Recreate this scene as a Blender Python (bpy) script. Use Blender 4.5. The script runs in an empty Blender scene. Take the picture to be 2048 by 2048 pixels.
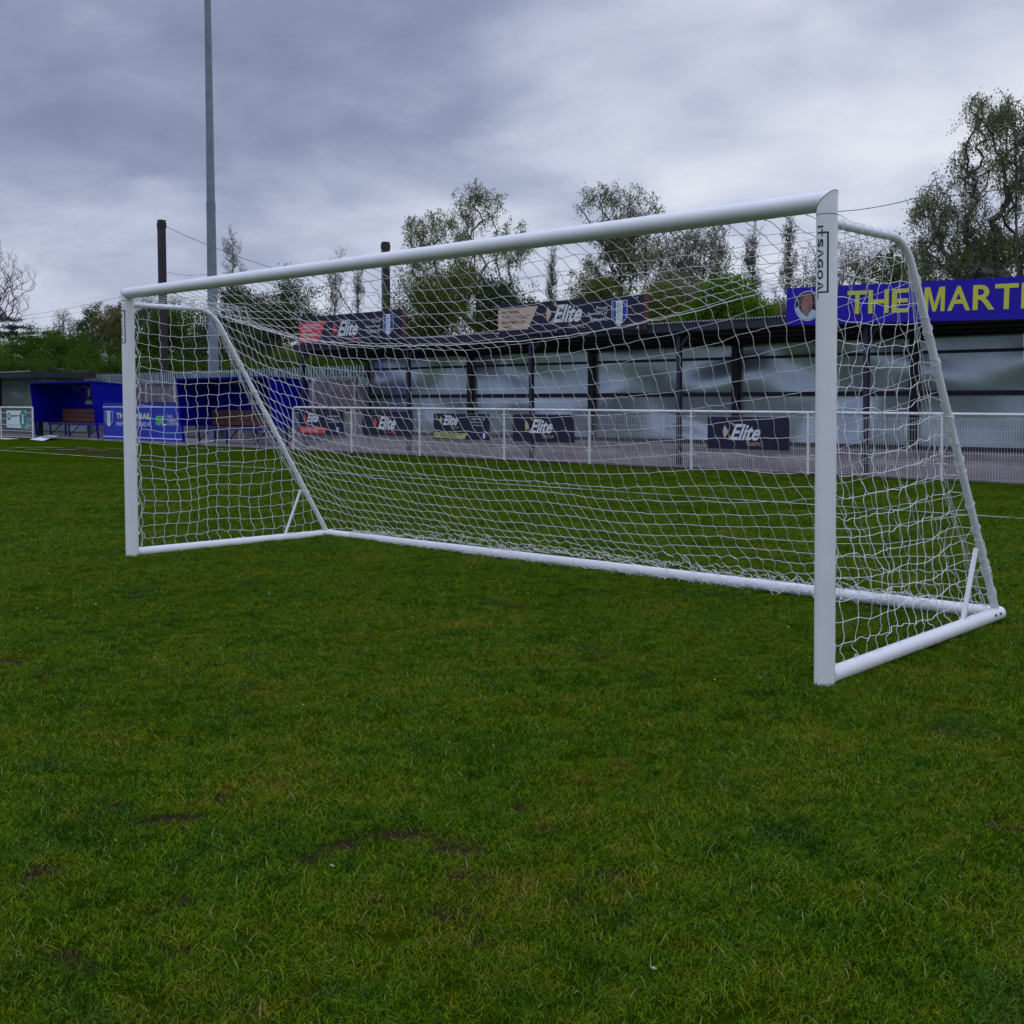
import bpy, math, random
import numpy as np
from mathutils import Vector, Matrix
random.seed(7); rng = np.random.default_rng(7)
S = bpy.context.scene
C = S.collection
R = math.radians

# ------------------------------------------------------------------ camera
CP = np.array([6.7242, -5.2689, 1.4872]); YAW, PIT, ROL, FPX = -.7354, -.0405, -.0033, 2302.88
OX, OY = 123.18, -133.79
_f = np.array([math.cos(PIT)*math.sin(YAW), math.cos(PIT)*math.cos(YAW), math.sin(PIT)])
_r = np.array([math.cos(YAW), -math.sin(YAW), 0.]); _u = np.cross(_r, _f)
_r2 = _r*math.cos(ROL)+_u*math.sin(ROL); _u2 = -_r*math.sin(ROL)+_u*math.cos(ROL)
cd = bpy.data.cameras.new('camera'); cam = bpy.data.objects.new('camera', cd); C.objects.link(cam)
cam.matrix_world = Matrix([[_r2[i], _u2[i], -_f[i], CP[i]] for i in range(3)]+[[0, 0, 0, 1]])
cd.sensor_width = 36; cd.lens = FPX/2048*36; cd.shift_x = -OX/2048; cd.shift_y = OY/2048
cd.clip_start = .05; cd.clip_end = 3000
S.camera = cam

def ray(px, py):
    return _f+_r2*(px-1024-OX)/FPX+_u2*(1024+OY-py)/FPX
def at(px, py, y):                      # point of a sight line on the plane Y = y
    d = ray(px, py); return CP+d*(y-CP[1])/d[1]
def gnd(px, py, z=0.):                  # ... on the plane Z = z
    d = ray(px, py); return CP+d*(z-CP[2])/d[2]

# ------------------------------------------------------------------ world, sun, exposure
SUN_EL, SUN_AZ = R(52), R(205)          # compass azimuth from +Y towards +X
w = bpy.data.worlds.new('World'); S.world = w; w.use_nodes = True
nt = w.node_tree; nt.nodes.clear()
def N(nt, t, **k):
    n = nt.nodes.new(t)
    for a, b in k.items():
        if a.startswith('i_'):
            key = a[2:]; n.inputs[int(key) if key.isdigit() else key.replace('_', ' ')].default_value = b
        else: setattr(n, a, b)
    return n
def L(nt, a, b): nt.links.new(a, b)
def ramp(nt, stops, fac=None, interp='LINEAR'):
    n = nt.nodes.new('ShaderNodeValToRGB'); cr = n.color_ramp; cr.interpolation = interp
    while len(cr.elements) < len(stops): cr.elements.new(.5)
    for e, (p, c) in zip(cr.elements, stops):
        e.position = p; e.color = (*c, 1) if len(c) == 3 else c
    if fac is not None: nt.links.new(fac, n.inputs[0])
    return n
def math_(nt, op, a, b=None, c=None, clamp=False):
    n = nt.nodes.new('ShaderNodeMath'); n.operation = op; n.use_clamp = clamp
    for i, v in enumerate((a, b, c)):
        if v is None: continue
        if isinstance(v, (int, float)): n.inputs[i].default_value = v
        else: nt.links.new(v, n.inputs[i])
    return n.outputs[0]
SKYZ = 5.9
SKYR = [(.40, (.235, .275, .41)), (.47, (.295, .34, .495)), (.55, (.42, .465, .625)), (.64, (.58, .625, .78)), (.78, (.79, .825, .915))]
out = N(nt, 'ShaderNodeOutputWorld'); bg = N(nt, 'ShaderNodeBackground'); L(nt, bg.outputs[0], out.inputs[0])
tc = N(nt, 'ShaderNodeTexCoord'); sep = N(nt, 'ShaderNodeSeparateXYZ'); L(nt, tc.outputs['Generated'], sep.inputs[0])
zc = math_(nt, 'ADD', math_(nt, 'MAXIMUM', sep.outputs[2], 0.0), 0.26)
cx = math_(nt, 'DIVIDE', sep.outputs[0], zc); cy = math_(nt, 'DIVIDE', sep.outputs[1], zc)
comb = N(nt, 'ShaderNodeCombineXYZ'); L(nt, cx, comb.inputs[0]); L(nt, cy, comb.inputs[1]); comb.inputs[2].default_value = SKYZ
n1 = N(nt, 'ShaderNodeTexNoise', i_Scale=.85, i_Detail=4.0, i_Roughness=.5, i_Distortion=.1); L(nt, comb.outputs[0], n1.inputs['Vector'])
n2 = N(nt, 'ShaderNodeTexNoise', i_Scale=3.4, i_Detail=7.0, i_Roughness=.55, i_Distortion=.3); L(nt, comb.outputs[0], n2.inputs['Vector'])
dens = math_(nt, 'ADD', math_(nt, 'MULTIPLY', n1.outputs[0], .64), math_(nt, "MULTIPLY", n2.outputs[0], .36))
# thinner cloud towards the horizon and towards the right-hand (north-east) side
hz = math_(nt, 'MULTIPLY', math_(nt, 'SUBTRACT', .36, math_(nt, 'MINIMUM', sep.outputs[2], .36)), .36)
side = math_(nt, 'MULTIPLY', math_(nt, 'ADD', math_(nt, 'MULTIPLY', sep.outputs[0], _r[0]), math_(nt, 'MULTIPLY', sep.outputs[1], _r[1])), .11)
dens = math_(nt, 'ADD', math_(nt, 'ADD', math_(nt, 'ADD', dens, hz), side), .034)
cr = ramp(nt, SKYR, dens)
zen = math_(nt, 'ADD', 1.0, math_(nt, 'MULTIPLY', math_(nt, 'MAXIMUM', math_(nt, 'SUBTRACT', sep.outputs[2], .34), 0.0), 3.1))
vm = N(nt, 'ShaderNodeVectorMath', operation='SCALE'); L(nt, cr.outputs[0], vm.inputs[0]); L(nt, zen, vm.inputs['Scale'])
sky = N(nt, 'ShaderNodeTexSky', sky_type='NISHITA', sun_disc=False); sky.sun_elevation = SUN_EL; sky.sun_rotation = SUN_AZ
sk = N(nt, 'ShaderNodeVectorMath', operation='SCALE'); L(nt, sky.outputs[0], sk.inputs[0]); sk.inputs['Scale'].default_value = .05
mx = N(nt, 'ShaderNodeMix', data_type='RGBA'); mx.inputs[0].default_value = .93
L(nt, sk.outputs[0], mx.inputs[6]); L(nt, vm.outputs[0], mx.inputs[7]); L(nt, mx.outputs[2], bg.inputs[0]); bg.inputs[1].default_value = 1.0
sd = bpy.data.lights.new('sun', 'SUN'); sd.energy = .3; sd.angle = R(30); sd.color = (1, .985, .96)
so = bpy.data.objects.new('sun', sd); C.objects.link(so)
sv = Vector((math.sin(SUN_AZ)*math.cos(SUN_EL), math.cos(SUN_AZ)*math.cos(SUN_EL), math.sin(SUN_EL)))
so.rotation_euler = sv.to_track_quat('Z', 'Y').to_euler(); so.location = (0, 0, 40)
S.view_settings.view_transform = 'Standard'; S.view_settings.look = 'None'; S.view_settings.gamma = 1
S.view_settings.exposure = 0.0

# ------------------------------------------------------------------ materials
def mat(name, col, rough=.6, metal=0., var=0., vscale=3., bump=0., bscale=20., spec=.5, col2=None, obj_rand=0., coord='Object'):
    m = bpy.data.materials.new(name); m.use_nodes = True; t = m.node_tree
    b = t.nodes['Principled BSDF']; b.inputs['Roughness'].default_value = rough; b.inputs['Metallic'].default_value = metal
    b.inputs['Specular IOR Level'].default_value = spec
    b.inputs['Base Color'].default_value = (*col, 1)
    g = N(t, 'ShaderNodeNewGeometry')
    if var or col2:
        n = N(t, 'ShaderNodeTexNoise', i_Scale=vscale, i_Detail=6.0, i_Roughness=.6); L(t, g.outputs['Position'], n.inputs['Vector'])
        c2 = col2 if col2 else tuple(c*(1-var) for c in col)
        r = ramp(t, [(.35, c2), (.65, col if col2 else tuple(min(1, c*(1+var)) for c in col))], n.outputs[0]); L(t, r.outputs[0], b.inputs['Base Color'])
        rr = math_(t, 'ADD', rough-.08, math_(t, 'MULTIPLY', n.outputs[0], .16)); L(t, rr, b.inputs['Roughness'])
    if bump:
        n = N(t, 'ShaderNodeTexNoise', i_Scale=bscale, i_Detail=5.0); L(t, g.outputs['Position'], n.inputs['Vector'])
        bp = N(t, 'ShaderNodeBump', i_Strength=bump, i_Distance=.02); L(t, n.outputs[0], bp.inputs['Height']); L(t, bp.outputs[0], b.inputs['Normal'])
    return m
M = {}
M['white'] = mat('white_powder_coat', (.78, .79, .80), .32, var=.03, vscale=5)
M['seam'] = mat('dark_seam', (.05, .05, .06), .6)
M['net'] = mat('white_net_cord', (.8, .79, .80), .7)
M['logo'] = mat('navy_vinyl', (.008, .006, .03), .5)
M['railwhite'] = mat('white_railing_paint', (.72, .73, .74), .45, var=.08, vscale=4)
M['blue'] = mat('royal_blue_board', (.0012, .0035, .27), .6, var=.18, vscale=1.6, spec=.12)
M['bluesteel'] = mat('blue_painted_steel', (.01, .014, .2), .5, var=.2)
M['bluesign'] = mat('blue_sign_print', (.024, .013, .40), .6, var=.05, vscale=2, spec=.2)
M['bluesign2'] = mat('mid_blue_banner_print', (.018, .05, .46), .55, col2=(.035, .025, .38), vscale=.9, spec=.3)
M['yellow'] = mat('yellow_print', (.62, .62, .06), .5)
M['paleyellow'] = mat('pale_yellow_print', (.72, .78, .42), .5)
M['black'] = mat('dark_navy_print', (.022, .020, .048), .55, var=.12, vscale=2, spec=.25)
M['blacksteel'] = mat('black_painted_steel', (.012, .012, .018), .5, var=.3, vscale=5)
M['navysteel'] = mat('dark_blue_grey_steel', (.018, .02, .042), .5, var=.2, vscale=5)
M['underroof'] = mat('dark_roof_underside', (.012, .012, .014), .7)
M['roofsheet'] = mat('grey_roof_sheet', (.22, .23, .26), .5, var=.15)
M['beige'] = mat('beige_print', (.62, .44, .36), .55)
M['red'] = mat('red_print', (.66, .06, .07), .55)
M['signwhite'] = mat('pale_grey_print', (.72, .76, .84), .55)
M['darktext'] = mat('black_print', (.03, .025, .03), .6)
M['olive'] = mat('olive_print', (.45, .47, .2), .6)
M['grn'] = mat('green_print', (.02, .30, .14), .6)
M['limegrn'] = mat('lime_green_print', (.08, .55, .16), .6)
M['rust'] = mat('rusty_brown_edge', (.11, .03, .02), .8, var=.4, vscale=9)
M['galv'] = mat('galvanised_pole', (.18, .22, .26), .6, var=.18, vscale=2.2)
M['palis'] = mat('galvanised_palisade', (.26, .33, .36), .55, metal=.2, var=.25, vscale=1.5)
M['timber'] = mat('weathered_timber', (.17, .15, .165), .85, var=.3, vscale=3, bump=.3)
M['concpost'] = mat('concrete_post', (.42, .39, .40), .85, var=.2, vscale=5)
M['conc'] = mat('grey_pink_concrete', (.235, .205, .215), .9, var=.3, vscale=1.3, bump=.4, bscale=12)
M['conc2'] = mat('terrace_concrete', (.29, .255, .265), .9, var=.25, vscale=1.1, bump=.4, bscale=9)
M['bench'] = mat('brown_bench_timber', (.15, .062, .04), .6, var=.35, vscale=4)
M['mast'] = mat('brown_black_steel', (.028, .020, .024), .7, var=.3)
M['mastlight'] = mat('grey_blue_steel', (.13, .16, .21), .6, var=.15)
M['wire'] = mat('dark_wire', (.03, .025, .04), .6)
M['bark'] = mat('dark_bark', (.085, .072, .075), .9, var=.3, vscale=4)
M['birchbark'] = mat('birch_bark', (.22, .205, .20), .85, col2=(.03, .025, .03), vscale=7)
M['twig'] = mat('purple_brown_twigs', (.11, .075, .09), .9)
M['skin'] = mat('skin_tone_print', (.32, .15, .13), .6, var=.2, vscale=9)
M['hair'] = mat('grey_hair_print', (.09, .07, .09), .6)
M['shirt'] = mat('pale_blue_shirt_print', (.42, .56, .70), .6, var=.08, vscale=8)
M['litter'] = mat('pale_dry_leaf', (.36, .32, .26), .9, spec=.1)
M['blockw'] = mat('pale_block', (.42, .42, .44), .8, var=.2)

def sheet_mat():                       # galvanised cladding: dull metal, gently dented, joint lines
    m = bpy.data.materials.new('galvanised_cladding'); m.use_nodes = True; t = m.node_tree; b = t.nodes['Principled BSDF']
    b.inputs['Metallic'].default_value = .8; b.inputs['Roughness'].default_value = .33
    g = N(t, 'ShaderNodeNewGeometry')
    n = N(t, 'ShaderNodeTexNoise', i_Scale=1.1, i_Detail=5.0); L(t, g.outputs['Position'], n.inputs['Vector'])
    r = ramp(t, [(.3, (.50, .60, .67)), (.7, (.66, .76, .85))], n.outputs[0]); L(t, r.outputs[0], b.inputs['Base Color'])
    mp = N(t, 'ShaderNodeMapping'); mp.inputs['Scale'].default_value = (.30, .4, .62); L(t, g.outputs['Position'], mp.inputs[0])
    n2 = N(t, 'ShaderNodeTexNoise', i_Scale=1.1, i_Detail=0.0, i_Distortion=.5); L(t, mp.outputs[0], n2.inputs['Vector'])
    bp = N(t, 'ShaderNodeBump', i_Strength=1.0, i_Distance=.48); L(t, n2.outputs[0], bp.inputs['Height']); L(t, bp.outputs[0], b.inputs['Normal'])
    return m
M['clad'] = sheet_mat()

def grass_colour(t, pos):
    a = N(t, 'ShaderNodeTexNoise', i_Scale=1.3, i_Detail=6.0, i_Roughness=.7); L(t, pos, a.inputs['Vector'])
    b_ = N(t, 'ShaderNodeTexNoise', i_Scale=8.0, i_Detail=5.0, i_Roughness=.7); L(t, pos, b_.inputs['Vector'])
    c = N(t, 'ShaderNodeTexNoise', i_Scale=2.1, i_Detail=3.0); 
    mp = N(t, 'ShaderNodeMapping'); mp.inputs['Location'].default_value = (31, 17, 5); L(t, pos, mp.inputs[0]); L(t, mp.outputs[0], c.inputs['Vector'])
    s = math_(t, 'ADD', math_(t, 'MULTIPLY', a.outputs[0], .5), math_(t, 'MULTIPLY', b_.outputs[0], .5))
    r = ramp(t, [(.38, GA), (.48, GB), (.56, GC), (.65, GD)], s)
    r2 = ramp(t, [(.60, (0, 0, 0)), (.74, (1, 1, 1))], c.outputs[0])
    m = N(t, 'ShaderNodeMix', data_type='RGBA'); L(t, math_(t, 'MULTIPLY', r2.outputs[0], .6), m.inputs[0]); L(t, r.outputs[0], m.inputs[6]); m.inputs[7].default_value = (.030, .095, .022, 1)
    return m.outputs[2]
GA, GB, GC, GD = (.034, .098, .005), (.078, .158, .004), (.122, .170, .005), (.20, .18, .022)
def blade_mat():
    m = bpy.data.materials.new('grass_blades'); m.use_nodes = True; t = m.node_tree; b = t.nodes['Principled BSDF']
    g = N(t, 'ShaderNodeNewGeometry'); col = grass_colour(t, g.outputs['Position'])
    at_ = N(t, 'ShaderNodeAttribute'); at_.attribute_name = 'v'; at_.attribute_type = 'GEOMETRY'
    dry = math_(t, 'GREATER_THAN', at_.outputs['Fac'], .965)
    m1 = N(t, 'ShaderNodeMix', data_type='RGBA'); L(t, math_(t, 'MULTIPLY', dry, .75), m1.inputs[0]); L(t, col, m1.inputs[6]); m1.inputs[7].default_value = (.19, .165, .07, 1)
    k = math_(t, 'ADD', .42, math_(t, 'MULTIPLY', at_.outputs['Fac'], 1.05))
    sc = N(t, 'ShaderNodeVectorMath', operation='SCALE'); L(t, m1.outputs[2], sc.inputs[0]); L(t, k, sc.inputs['Scale'])
    L(t, sc.outputs[0], b.inputs['Base Color']); b.inputs['Roughness'].default_value = .7; b.inputs['Specular IOR Level'].default_value = .04
    return m
def ground_mat():
    m = bpy.data.materials.new('pitch_turf'); m.use_nodes = True; t = m.node_tree; b = t.nodes['Principled BSDF']
    g = N(t, 'ShaderNodeNewGeometry'); col = grass_colour(t, g.outputs['Position'])
    fine = N(t, 'ShaderNodeTexNoise', i_Scale=95.0, i_Detail=8.0, i_Roughness=.75); L(t, g.outputs['Position'], fine.inputs['Vector'])
    k = math_(t, 'MAXIMUM', math_(t, 'SUBTRACT', math_(t, 'MULTIPLY', fine.outputs[0], 1.5), .34), .08)
    sc = N(t, 'ShaderNodeVectorMath', operation='SCALE'); L(t, col, sc.inputs[0]); L(t, k, sc.inputs['Scale'])
    d = N(t, 'ShaderNodeAttribute'); d.attribute_name = 'dirt'
    rg = math_(t, 'MULTIPLY', math_(t, 'SUBTRACT', math_(t, 'ADD', d.outputs['Fac'], math_(t, 'MULTIPLY', fine.outputs[0], .9)), .53), 3.0, clamp=True)
    m1 = N(t, 'ShaderNodeMix', data_type='RGBA'); L(t, rg, m1.inputs[0]); L(t, sc.outputs[0], m1.inputs[6])
    soil = ramp(t, [(.3, (.020, .013, .008)), (.7, (.085, .055, .032))], fine.outputs[0]); L(t, soil.outputs[0], m1.inputs[7])
    L(t, m1.outputs[2], b.inputs['Base Color']); b.inputs['Roughness'].default_value = 1; b.inputs['Specular IOR Level'].default_value = 0
    bp = N(t, 'ShaderNodeBump', i_Strength=.9, i_Distance=.03); L(t, fine.outputs[0], bp.inputs['Height']); L(t, bp.outputs[0], b.inputs['Normal'])
    return m
def line_mat():
    m = bpy.data.materials.new('worn_white_line'); m.use_nodes = True; t = m.node_tree; b = t.nodes['Principled BSDF']
    g = N(t, 'ShaderNodeNewGeometry')
    n = N(t, 'ShaderNodeTexNoise', i_Scale=22.0, i_Detail=5.0, i_Roughness=.7); L(t, g.outputs['Position'], n.inputs['Vector'])
    n2 = N(t, 'ShaderNodeTexNoise', i_Scale=1.2, i_Detail=3.0); L(t, g.outputs['Position'], n2.inputs['Vector'])
    s = math_(t, 'ADD', math_(t, 'MULTIPLY', n.outputs[0], .7), math_(t, 'MULTIPLY', n2.outputs[0], .3))
    r = ramp(t, [(.44, (.05, .10, .02)), (.54, (.36, .42, .40))], s); L(t, r.outputs[0], b.inputs['Base Color']); b.inputs['Roughness'].default_value = .9
    return m
def leaf_mat(name, c1, c2, trans=.25, c3=None):
    m = bpy.data.materials.new(name); m.use_nodes = True; t = m.node_tree; b = t.nodes['Principled BSDF']
    a = N(t, 'ShaderNodeAttribute'); a.attribute_name = 'v'
    g = N(t, 'ShaderNodeNewGeometry'); n = N(t, 'ShaderNodeTexNoise', i_Scale=.9, i_Detail=3.0); L(t, g.outputs['Position'], n.inputs['Vector'])
    s = math_(t, 'ADD', math_(t, 'MULTIPLY', a.outputs['Fac'], .55), math_(t, 'MULTIPLY', n.outputs[0], .45))
    r = ramp(t, [(.2, c1), (.75, c2)]+([(.92, c3)] if c3 else []), s); L(t, r.outputs[0], b.inputs['Base Color'])
    b.inputs['Roughness'].default_value = .7; b.inputs['Specular IOR Level'].default_value = .05
    tr = N(t, 'ShaderNodeBsdfTranslucent'); L(t, r.outputs[0], tr.inputs[0])
    ms = N(t, 'ShaderNodeMixShader'); ms.inputs[0].default_value = trans
    L(t, b.outputs[0], ms.inputs[1]); L(t, tr.outputs[0], ms.inputs[2]); L(t, ms.outputs[0], t.nodes['Material Output'].inputs[0])
    return m
M['blade'] = blade_mat(); M['turf'] = ground_mat(); M['line'] = line_mat()
M['lf_birch'] = leaf_mat('birch_leaves', (.12, .145, .05), (.27, .31, .10), .6, (.34, .34, .17))
M['lf_dark'] = leaf_mat('dark_evergreen_leaves', (.028, .045, .016), (.07, .10, .03), .25)
M['lf_cedar'] = leaf_mat('cedar_needles', (.018, .035, .030), (.04, .07, .055), .1)
M['lf_green'] = leaf_mat('fresh_green_leaves', (.035, .082, .006), (.078, .15, .010), .35)
M['lf_bright'] = leaf_mat('bright_green_leaves', (.06, .14, .008), (.14, .25, .012), .4)
M['lf_olive'] = leaf_mat('olive_leaves', (.065, .085, .014), (.15, .18, .025), .35)
M['lf_bud'] = leaf_mat('brown_green_buds', (.15, .14, .10), (.28, .265, .16), .5)
M['lf_yellow'] = leaf_mat('yellow_green_catkins', (.09, .10, .03), (.19, .19, .06), .3)

# ------------------------------------------------------------------ mesh helpers
def tag(o, label=None, cat=None, group=None, kind=None):
    if label: o['label'] = label
    if cat: o['category'] = cat
    if group: o['group'] = group
    if kind: o['kind'] = kind
    return o
def thing(name, loc, label, cat, group=None):
    o = bpy.data.objects.new(name, None); C.objects.link(o); o.location = loc; o.empty_display_size = .2
    return tag(o, label, cat, group)
def link_mesh(name, me, mats, parent=None):
    o = bpy.data.objects.new(name, me); C.objects.link(o)
    for m in (mats if isinstance(mats, (list, tuple)) else [mats]): me.materials.append(M[m] if isinstance(m, str) else m)
    if parent is not None:
        o.parent = parent
        pos = Vector((0, 0, 0)); p = parent
        while p is not None: pos += p.location; p = p.parent
        o.location = -pos          # geometry is written in world coordinates
    return o
_tc = {}
def text_geo(s, bold=0.0):
    k = (s, bold)
    if k in _tc: return _tc[k]
    cu = bpy.data.curves.new('t', 'FONT'); cu.body = s; cu.offset = bold; cu.resolution_u = 3; cu.size = 1
    o = bpy.data.objects.new('t', cu); C.objects.link(o); bpy.context.view_layer.update()
    me = bpy.data.meshes.new_from_object(o.evaluated_get(bpy.context.evaluated_depsgraph_get()))
    v = np.array([x.co[:2] for x in me.vertices]); f = [tuple(p.vertices) for p in me.polygons]
    bpy.data.objects.remove(o); bpy.data.curves.remove(cu); bpy.data.meshes.remove(me)
    lo, hi = v.min(0), v.max(0); v = (v-lo)/(hi-lo)
    _tc[k] = (v, f); return _tc[k]
class MB:
    def __init__(s): s.v = []; s.f = []
    def add(s, vs, fs):
        b = len(s.v); s.v += [tuple(map(float, v)) for v in vs]; s.f += [tuple(i+b for i in f) for f in fs]; return s
    def box(s, a, b, bev=0):
        x0, y0, z0 = [min(p, q) for p, q in zip(a, b)]; x1, y1, z1 = [max(p, q) for p, q in zip(a, b)]
        return s.add([(x0, y0, z0), (x1, y0, z0), (x1, y1, z0), (x0, y1, z0), (x0, y0, z1), (x1, y0, z1), (x1, y1, z1), (x0, y1, z1)],
                     [(0, 3, 2, 1), (4, 5, 6, 7), (0, 1, 5, 4), (1, 2, 6, 5), (2, 3, 7, 6), (3, 0, 4, 7)])
    def prism(s, bottom, top):     # two matching rings
        n = len(bottom); return s.add(list(bottom)+list(top), [tuple(reversed(range(n))), tuple(range(n, 2*n))]+[(i, (i+1) % n, n+(i+1) % n, n+i) for i in range(n)])
    def bar(s, p, q, w, h):        # rectangular bar
        p, q = Vector(p), Vector(q); d = (q-p).normalized(); up = Vector((0, 0, 1)) if abs(d.z) < .95 else Vector((0, 1, 0))
        a = d.cross(up).normalized(); b = a.cross(d)
        ring = lambda c: [c+a*w/2-b*h/2, c-a*w/2-b*h/2, c-a*w/2+b*h/2, c+a*w/2+b*h/2]
        return s.prism(ring(p), ring(q))
    def tube(s, pts, r, n=12, caps=True, ell=None):
        pts = [Vector(p) for p in pts]; rs = r if isinstance(r, (list, tuple)) else [r]*len(pts)
        base = len(s.v); ref = None
        for i, p in enumerate(pts):
            d = (pts[min(i+1, len(pts)-1)]-pts[max(i-1, 0)]).normalized()
            if ref is None:
                ref = Vector((0, 0, 1)) if abs(d.z) < .9 else Vector((0, 1, 0))
            a = d.cross(ref).normalized(); b = a.cross(d).normalized(); ref = b
            for k in range(n):
                t = 2*math.pi*k/n; s.v.append(tuple(p+a*math.cos(t)*rs[i]+b*math.sin(t)*rs[i]))
        for i in range(len(pts)-1):
            for k in range(n):
                k2 = (k+1) % n; s.f.append((base+i*n+k, base+(i+1)*n+k, base+(i+1)*n+k2, base+i*n+k2))
        if caps:
            s.f.append(tuple(base+k for k in range(n))); s.f.append(tuple(base+(len(pts)-1)*n+k for k in reversed(range(n))))
        return s
    def poly(s, pts): return s.add(pts, [tuple(range(len(pts)))])
    def text(s, body, x0, z0, x1, z1, y, bold=0., shear=0.):   # fitted to a box on a wall facing -Y
        v, f = text_geo(body, bold)
        wd = x1-x0-shear*(z1-z0); return s.add([(x0+p[0]*wd+shear*(z1-z0)*p[1], y, z0+p[1]*(z1-z0)) for p in v], f)
    def build(s, name, m, parent=None, smooth=False, bevel=0):
        me = bpy.data.meshes.new(name); me.from_pydata(s.v, [], s.f); me.update()
        if smooth:
            me.shade_smooth(); me.set_sharp_from_angle(angle=R(50))
        o = link_mesh(name, me, m, parent)
        if bevel:
            b = o.modifiers.new('bevel', 'BEVEL'); b.width = bevel; b.segments = 2; b.limit_method = 'ANGLE'
        return o
def strands(name, polys, rad, m, parent=None, n=4):          # many thin cords in one mesh, vectorised
    V = []; F = []; base = 0
    for P in polys:
        P = np.asarray(P, float); d = np.gradient(P, axis=0); d /= np.linalg.norm(d, axis=1)[:, None]+1e-9
        ref = np.array([.31, .52, .79]); a = np.cross(d, ref); a /= np.linalg.norm(a, axis=1)[:, None]+1e-9; b = np.cross(d, a)
        r = rad if np.isscalar(rad) else rad
        ks = [P+(a*math.cos(2*math.pi*k/n)+b*math.sin(2*math.pi*k/n))*r for k in range(n)]
        V.append(np.stack(ks, 1).reshape(-1, 3)); m_ = len(P)
        i = np.arange(m_-1)[:, None]*n+base; k = np.arange(n)[None]; k2 = (k+1) % n
        F.append(np.stack([i+k, i+k2, i+n+k2, i+n+k], -1).reshape(-1, 4)); base += m_*n
    V = np.concatenate(V); F = np.concatenate(F)
    return quads(name, V, F, m, parent, smooth=True)
def quads(name, V, F, m, parent=None, smooth=False, attr=None):
    me = bpy.data.meshes.new(name); nf, k = F.shape
    me.vertices.add(len(V)); me.vertices.foreach_set('co', V.astype(np.float32).ravel())
    me.loops.add(nf*k); me.loops.foreach_set('vertex_index', F.astype(np.int32).ravel())
    me.polygons.add(nf); me.polygons.foreach_set('loop_start', np.arange(nf, dtype=np.int32)*k); me.polygons.foreach_set('loop_total', np.full(nf, k, np.int32))
    me.polygons.foreach_set('use_smooth', np.full(nf, smooth)); me.update(); me.validate()
    if attr is not None:
        a = me.attributes.new('v', 'FLOAT', 'FACE'); a.data.foreach_set('value', attr.astype(np.float32))
    return link_mesh(name, me, m, parent)

# ------------------------------------------------------------------ ground
MUD = [(331,1640,.30),(440,1596,.2),(668,1697,.30),(823,1671,.22),(668,1637,.16),(921,1704,.2),(900,1826,.15),(725,1792,.16),(72,1754,.2),(228,1616,.2),
 (155,1919,.2),(342,1909,.17),(440,1987,.13),(673,1981,.12),(947,1759,.14),(347,1816,.2),(1038,1614,.2),(1069,1651,.14),(1113,1651,.16),(923,1701,.2),
 (1172,1751,.12),(1240,1759,.17),(958,1745,.13),(905,1828,.12),(1144,1804,.18),(728,1794,.15),(1290,1841,.16),(1256,1990,.16),(21,1325,.26),(100,1345,.2),
 (2014,1653,.22),(1500,1720,.1),(1480,1880,.1),(1900,1900,.1),(230,1300,.2),(1000,1120,.4),(560,1400,.12),(1350,1500,.12),(1790,1490,.1)]
spots = [(*gnd(x, y)[:2], r*.62, random.uniform(0, 3.14), random.uniform(.3, .7)) for x, y, r in MUD]
for _ in range(70):
    d_ = math.sqrt(random.uniform(6, 160)); a0_ = random.uniform(-.5, .4)
    spots.append((CP[0]+d_*math.sin(YAW)+a0_*d_*math.cos(YAW), CP[1]+d_*math.cos(YAW)-a0_*d_*math.sin(YAW), random.uniform(.03, .09), random.uniform(0, 3.1), random.uniform(.3, .8)))
spots.append((-24.6, 9.75, 4.2, .03, .11)); spots.append((-27.5, 10.6, 1.2, .3, .3)); spots.append((-14, 14.1, 12, 0, .012))
def axis(lo, fa, fb, hi, step):
    a = list(np.arange(fa, fb, step)); s = step; x = fb
    while x < hi: a.append(x); s *= 1.25; x += s
    a.append(hi); s = step; x = fa-step; b = []
    while x > lo: b.append(x); s *= 1.25; x -= s
    b.append(lo); return np.array(sorted(b+a))
gx = axis(-900, -9, 9, 900, .07); gy = axis(-900, -4.5, 7, 900, .07)
gx = np.unique(np.concatenate([gx, np.arange(-31, -9, .25)])); gy = np.unique(np.concatenate([gy, np.arange(7, 15, .15)]))
X, Y = np.meshgrid(gx, gy); nx, ny = len(gx), len(gy)
def dirt_at(X, Y, big=False):
    D = np.zeros_like(X)
    for sx, sy, r, a, asp in spots:
        if big and r < .1: continue
        dx, dy = X-sx, Y-sy; u = dx*math.cos(a)+dy*math.sin(a); v = (-dx*math.sin(a)+dy*math.cos(a))/asp
        D = np.maximum(D, np.clip(1-np.hypot(u, v)/r, 0, 1)**.6)
    return D
D = dirt_at(X, Y)
V = np.stack([X.ravel(), Y.ravel(), np.zeros(X.size)], 1)
i = (np.arange(ny-1)[:, None]*nx+np.arange(nx-1)[None]).ravel()
F = np.stack([i, i+1, i+nx+1, i+nx], 1)
go = quads('ground', V, F, 'turf'); tag(go, kind='structure')
a_ = go.data.attributes.new('dirt', 'FLOAT', 'POINT'); a_.data.foreach_set('value', D.ravel().astype(np.float32))

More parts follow.
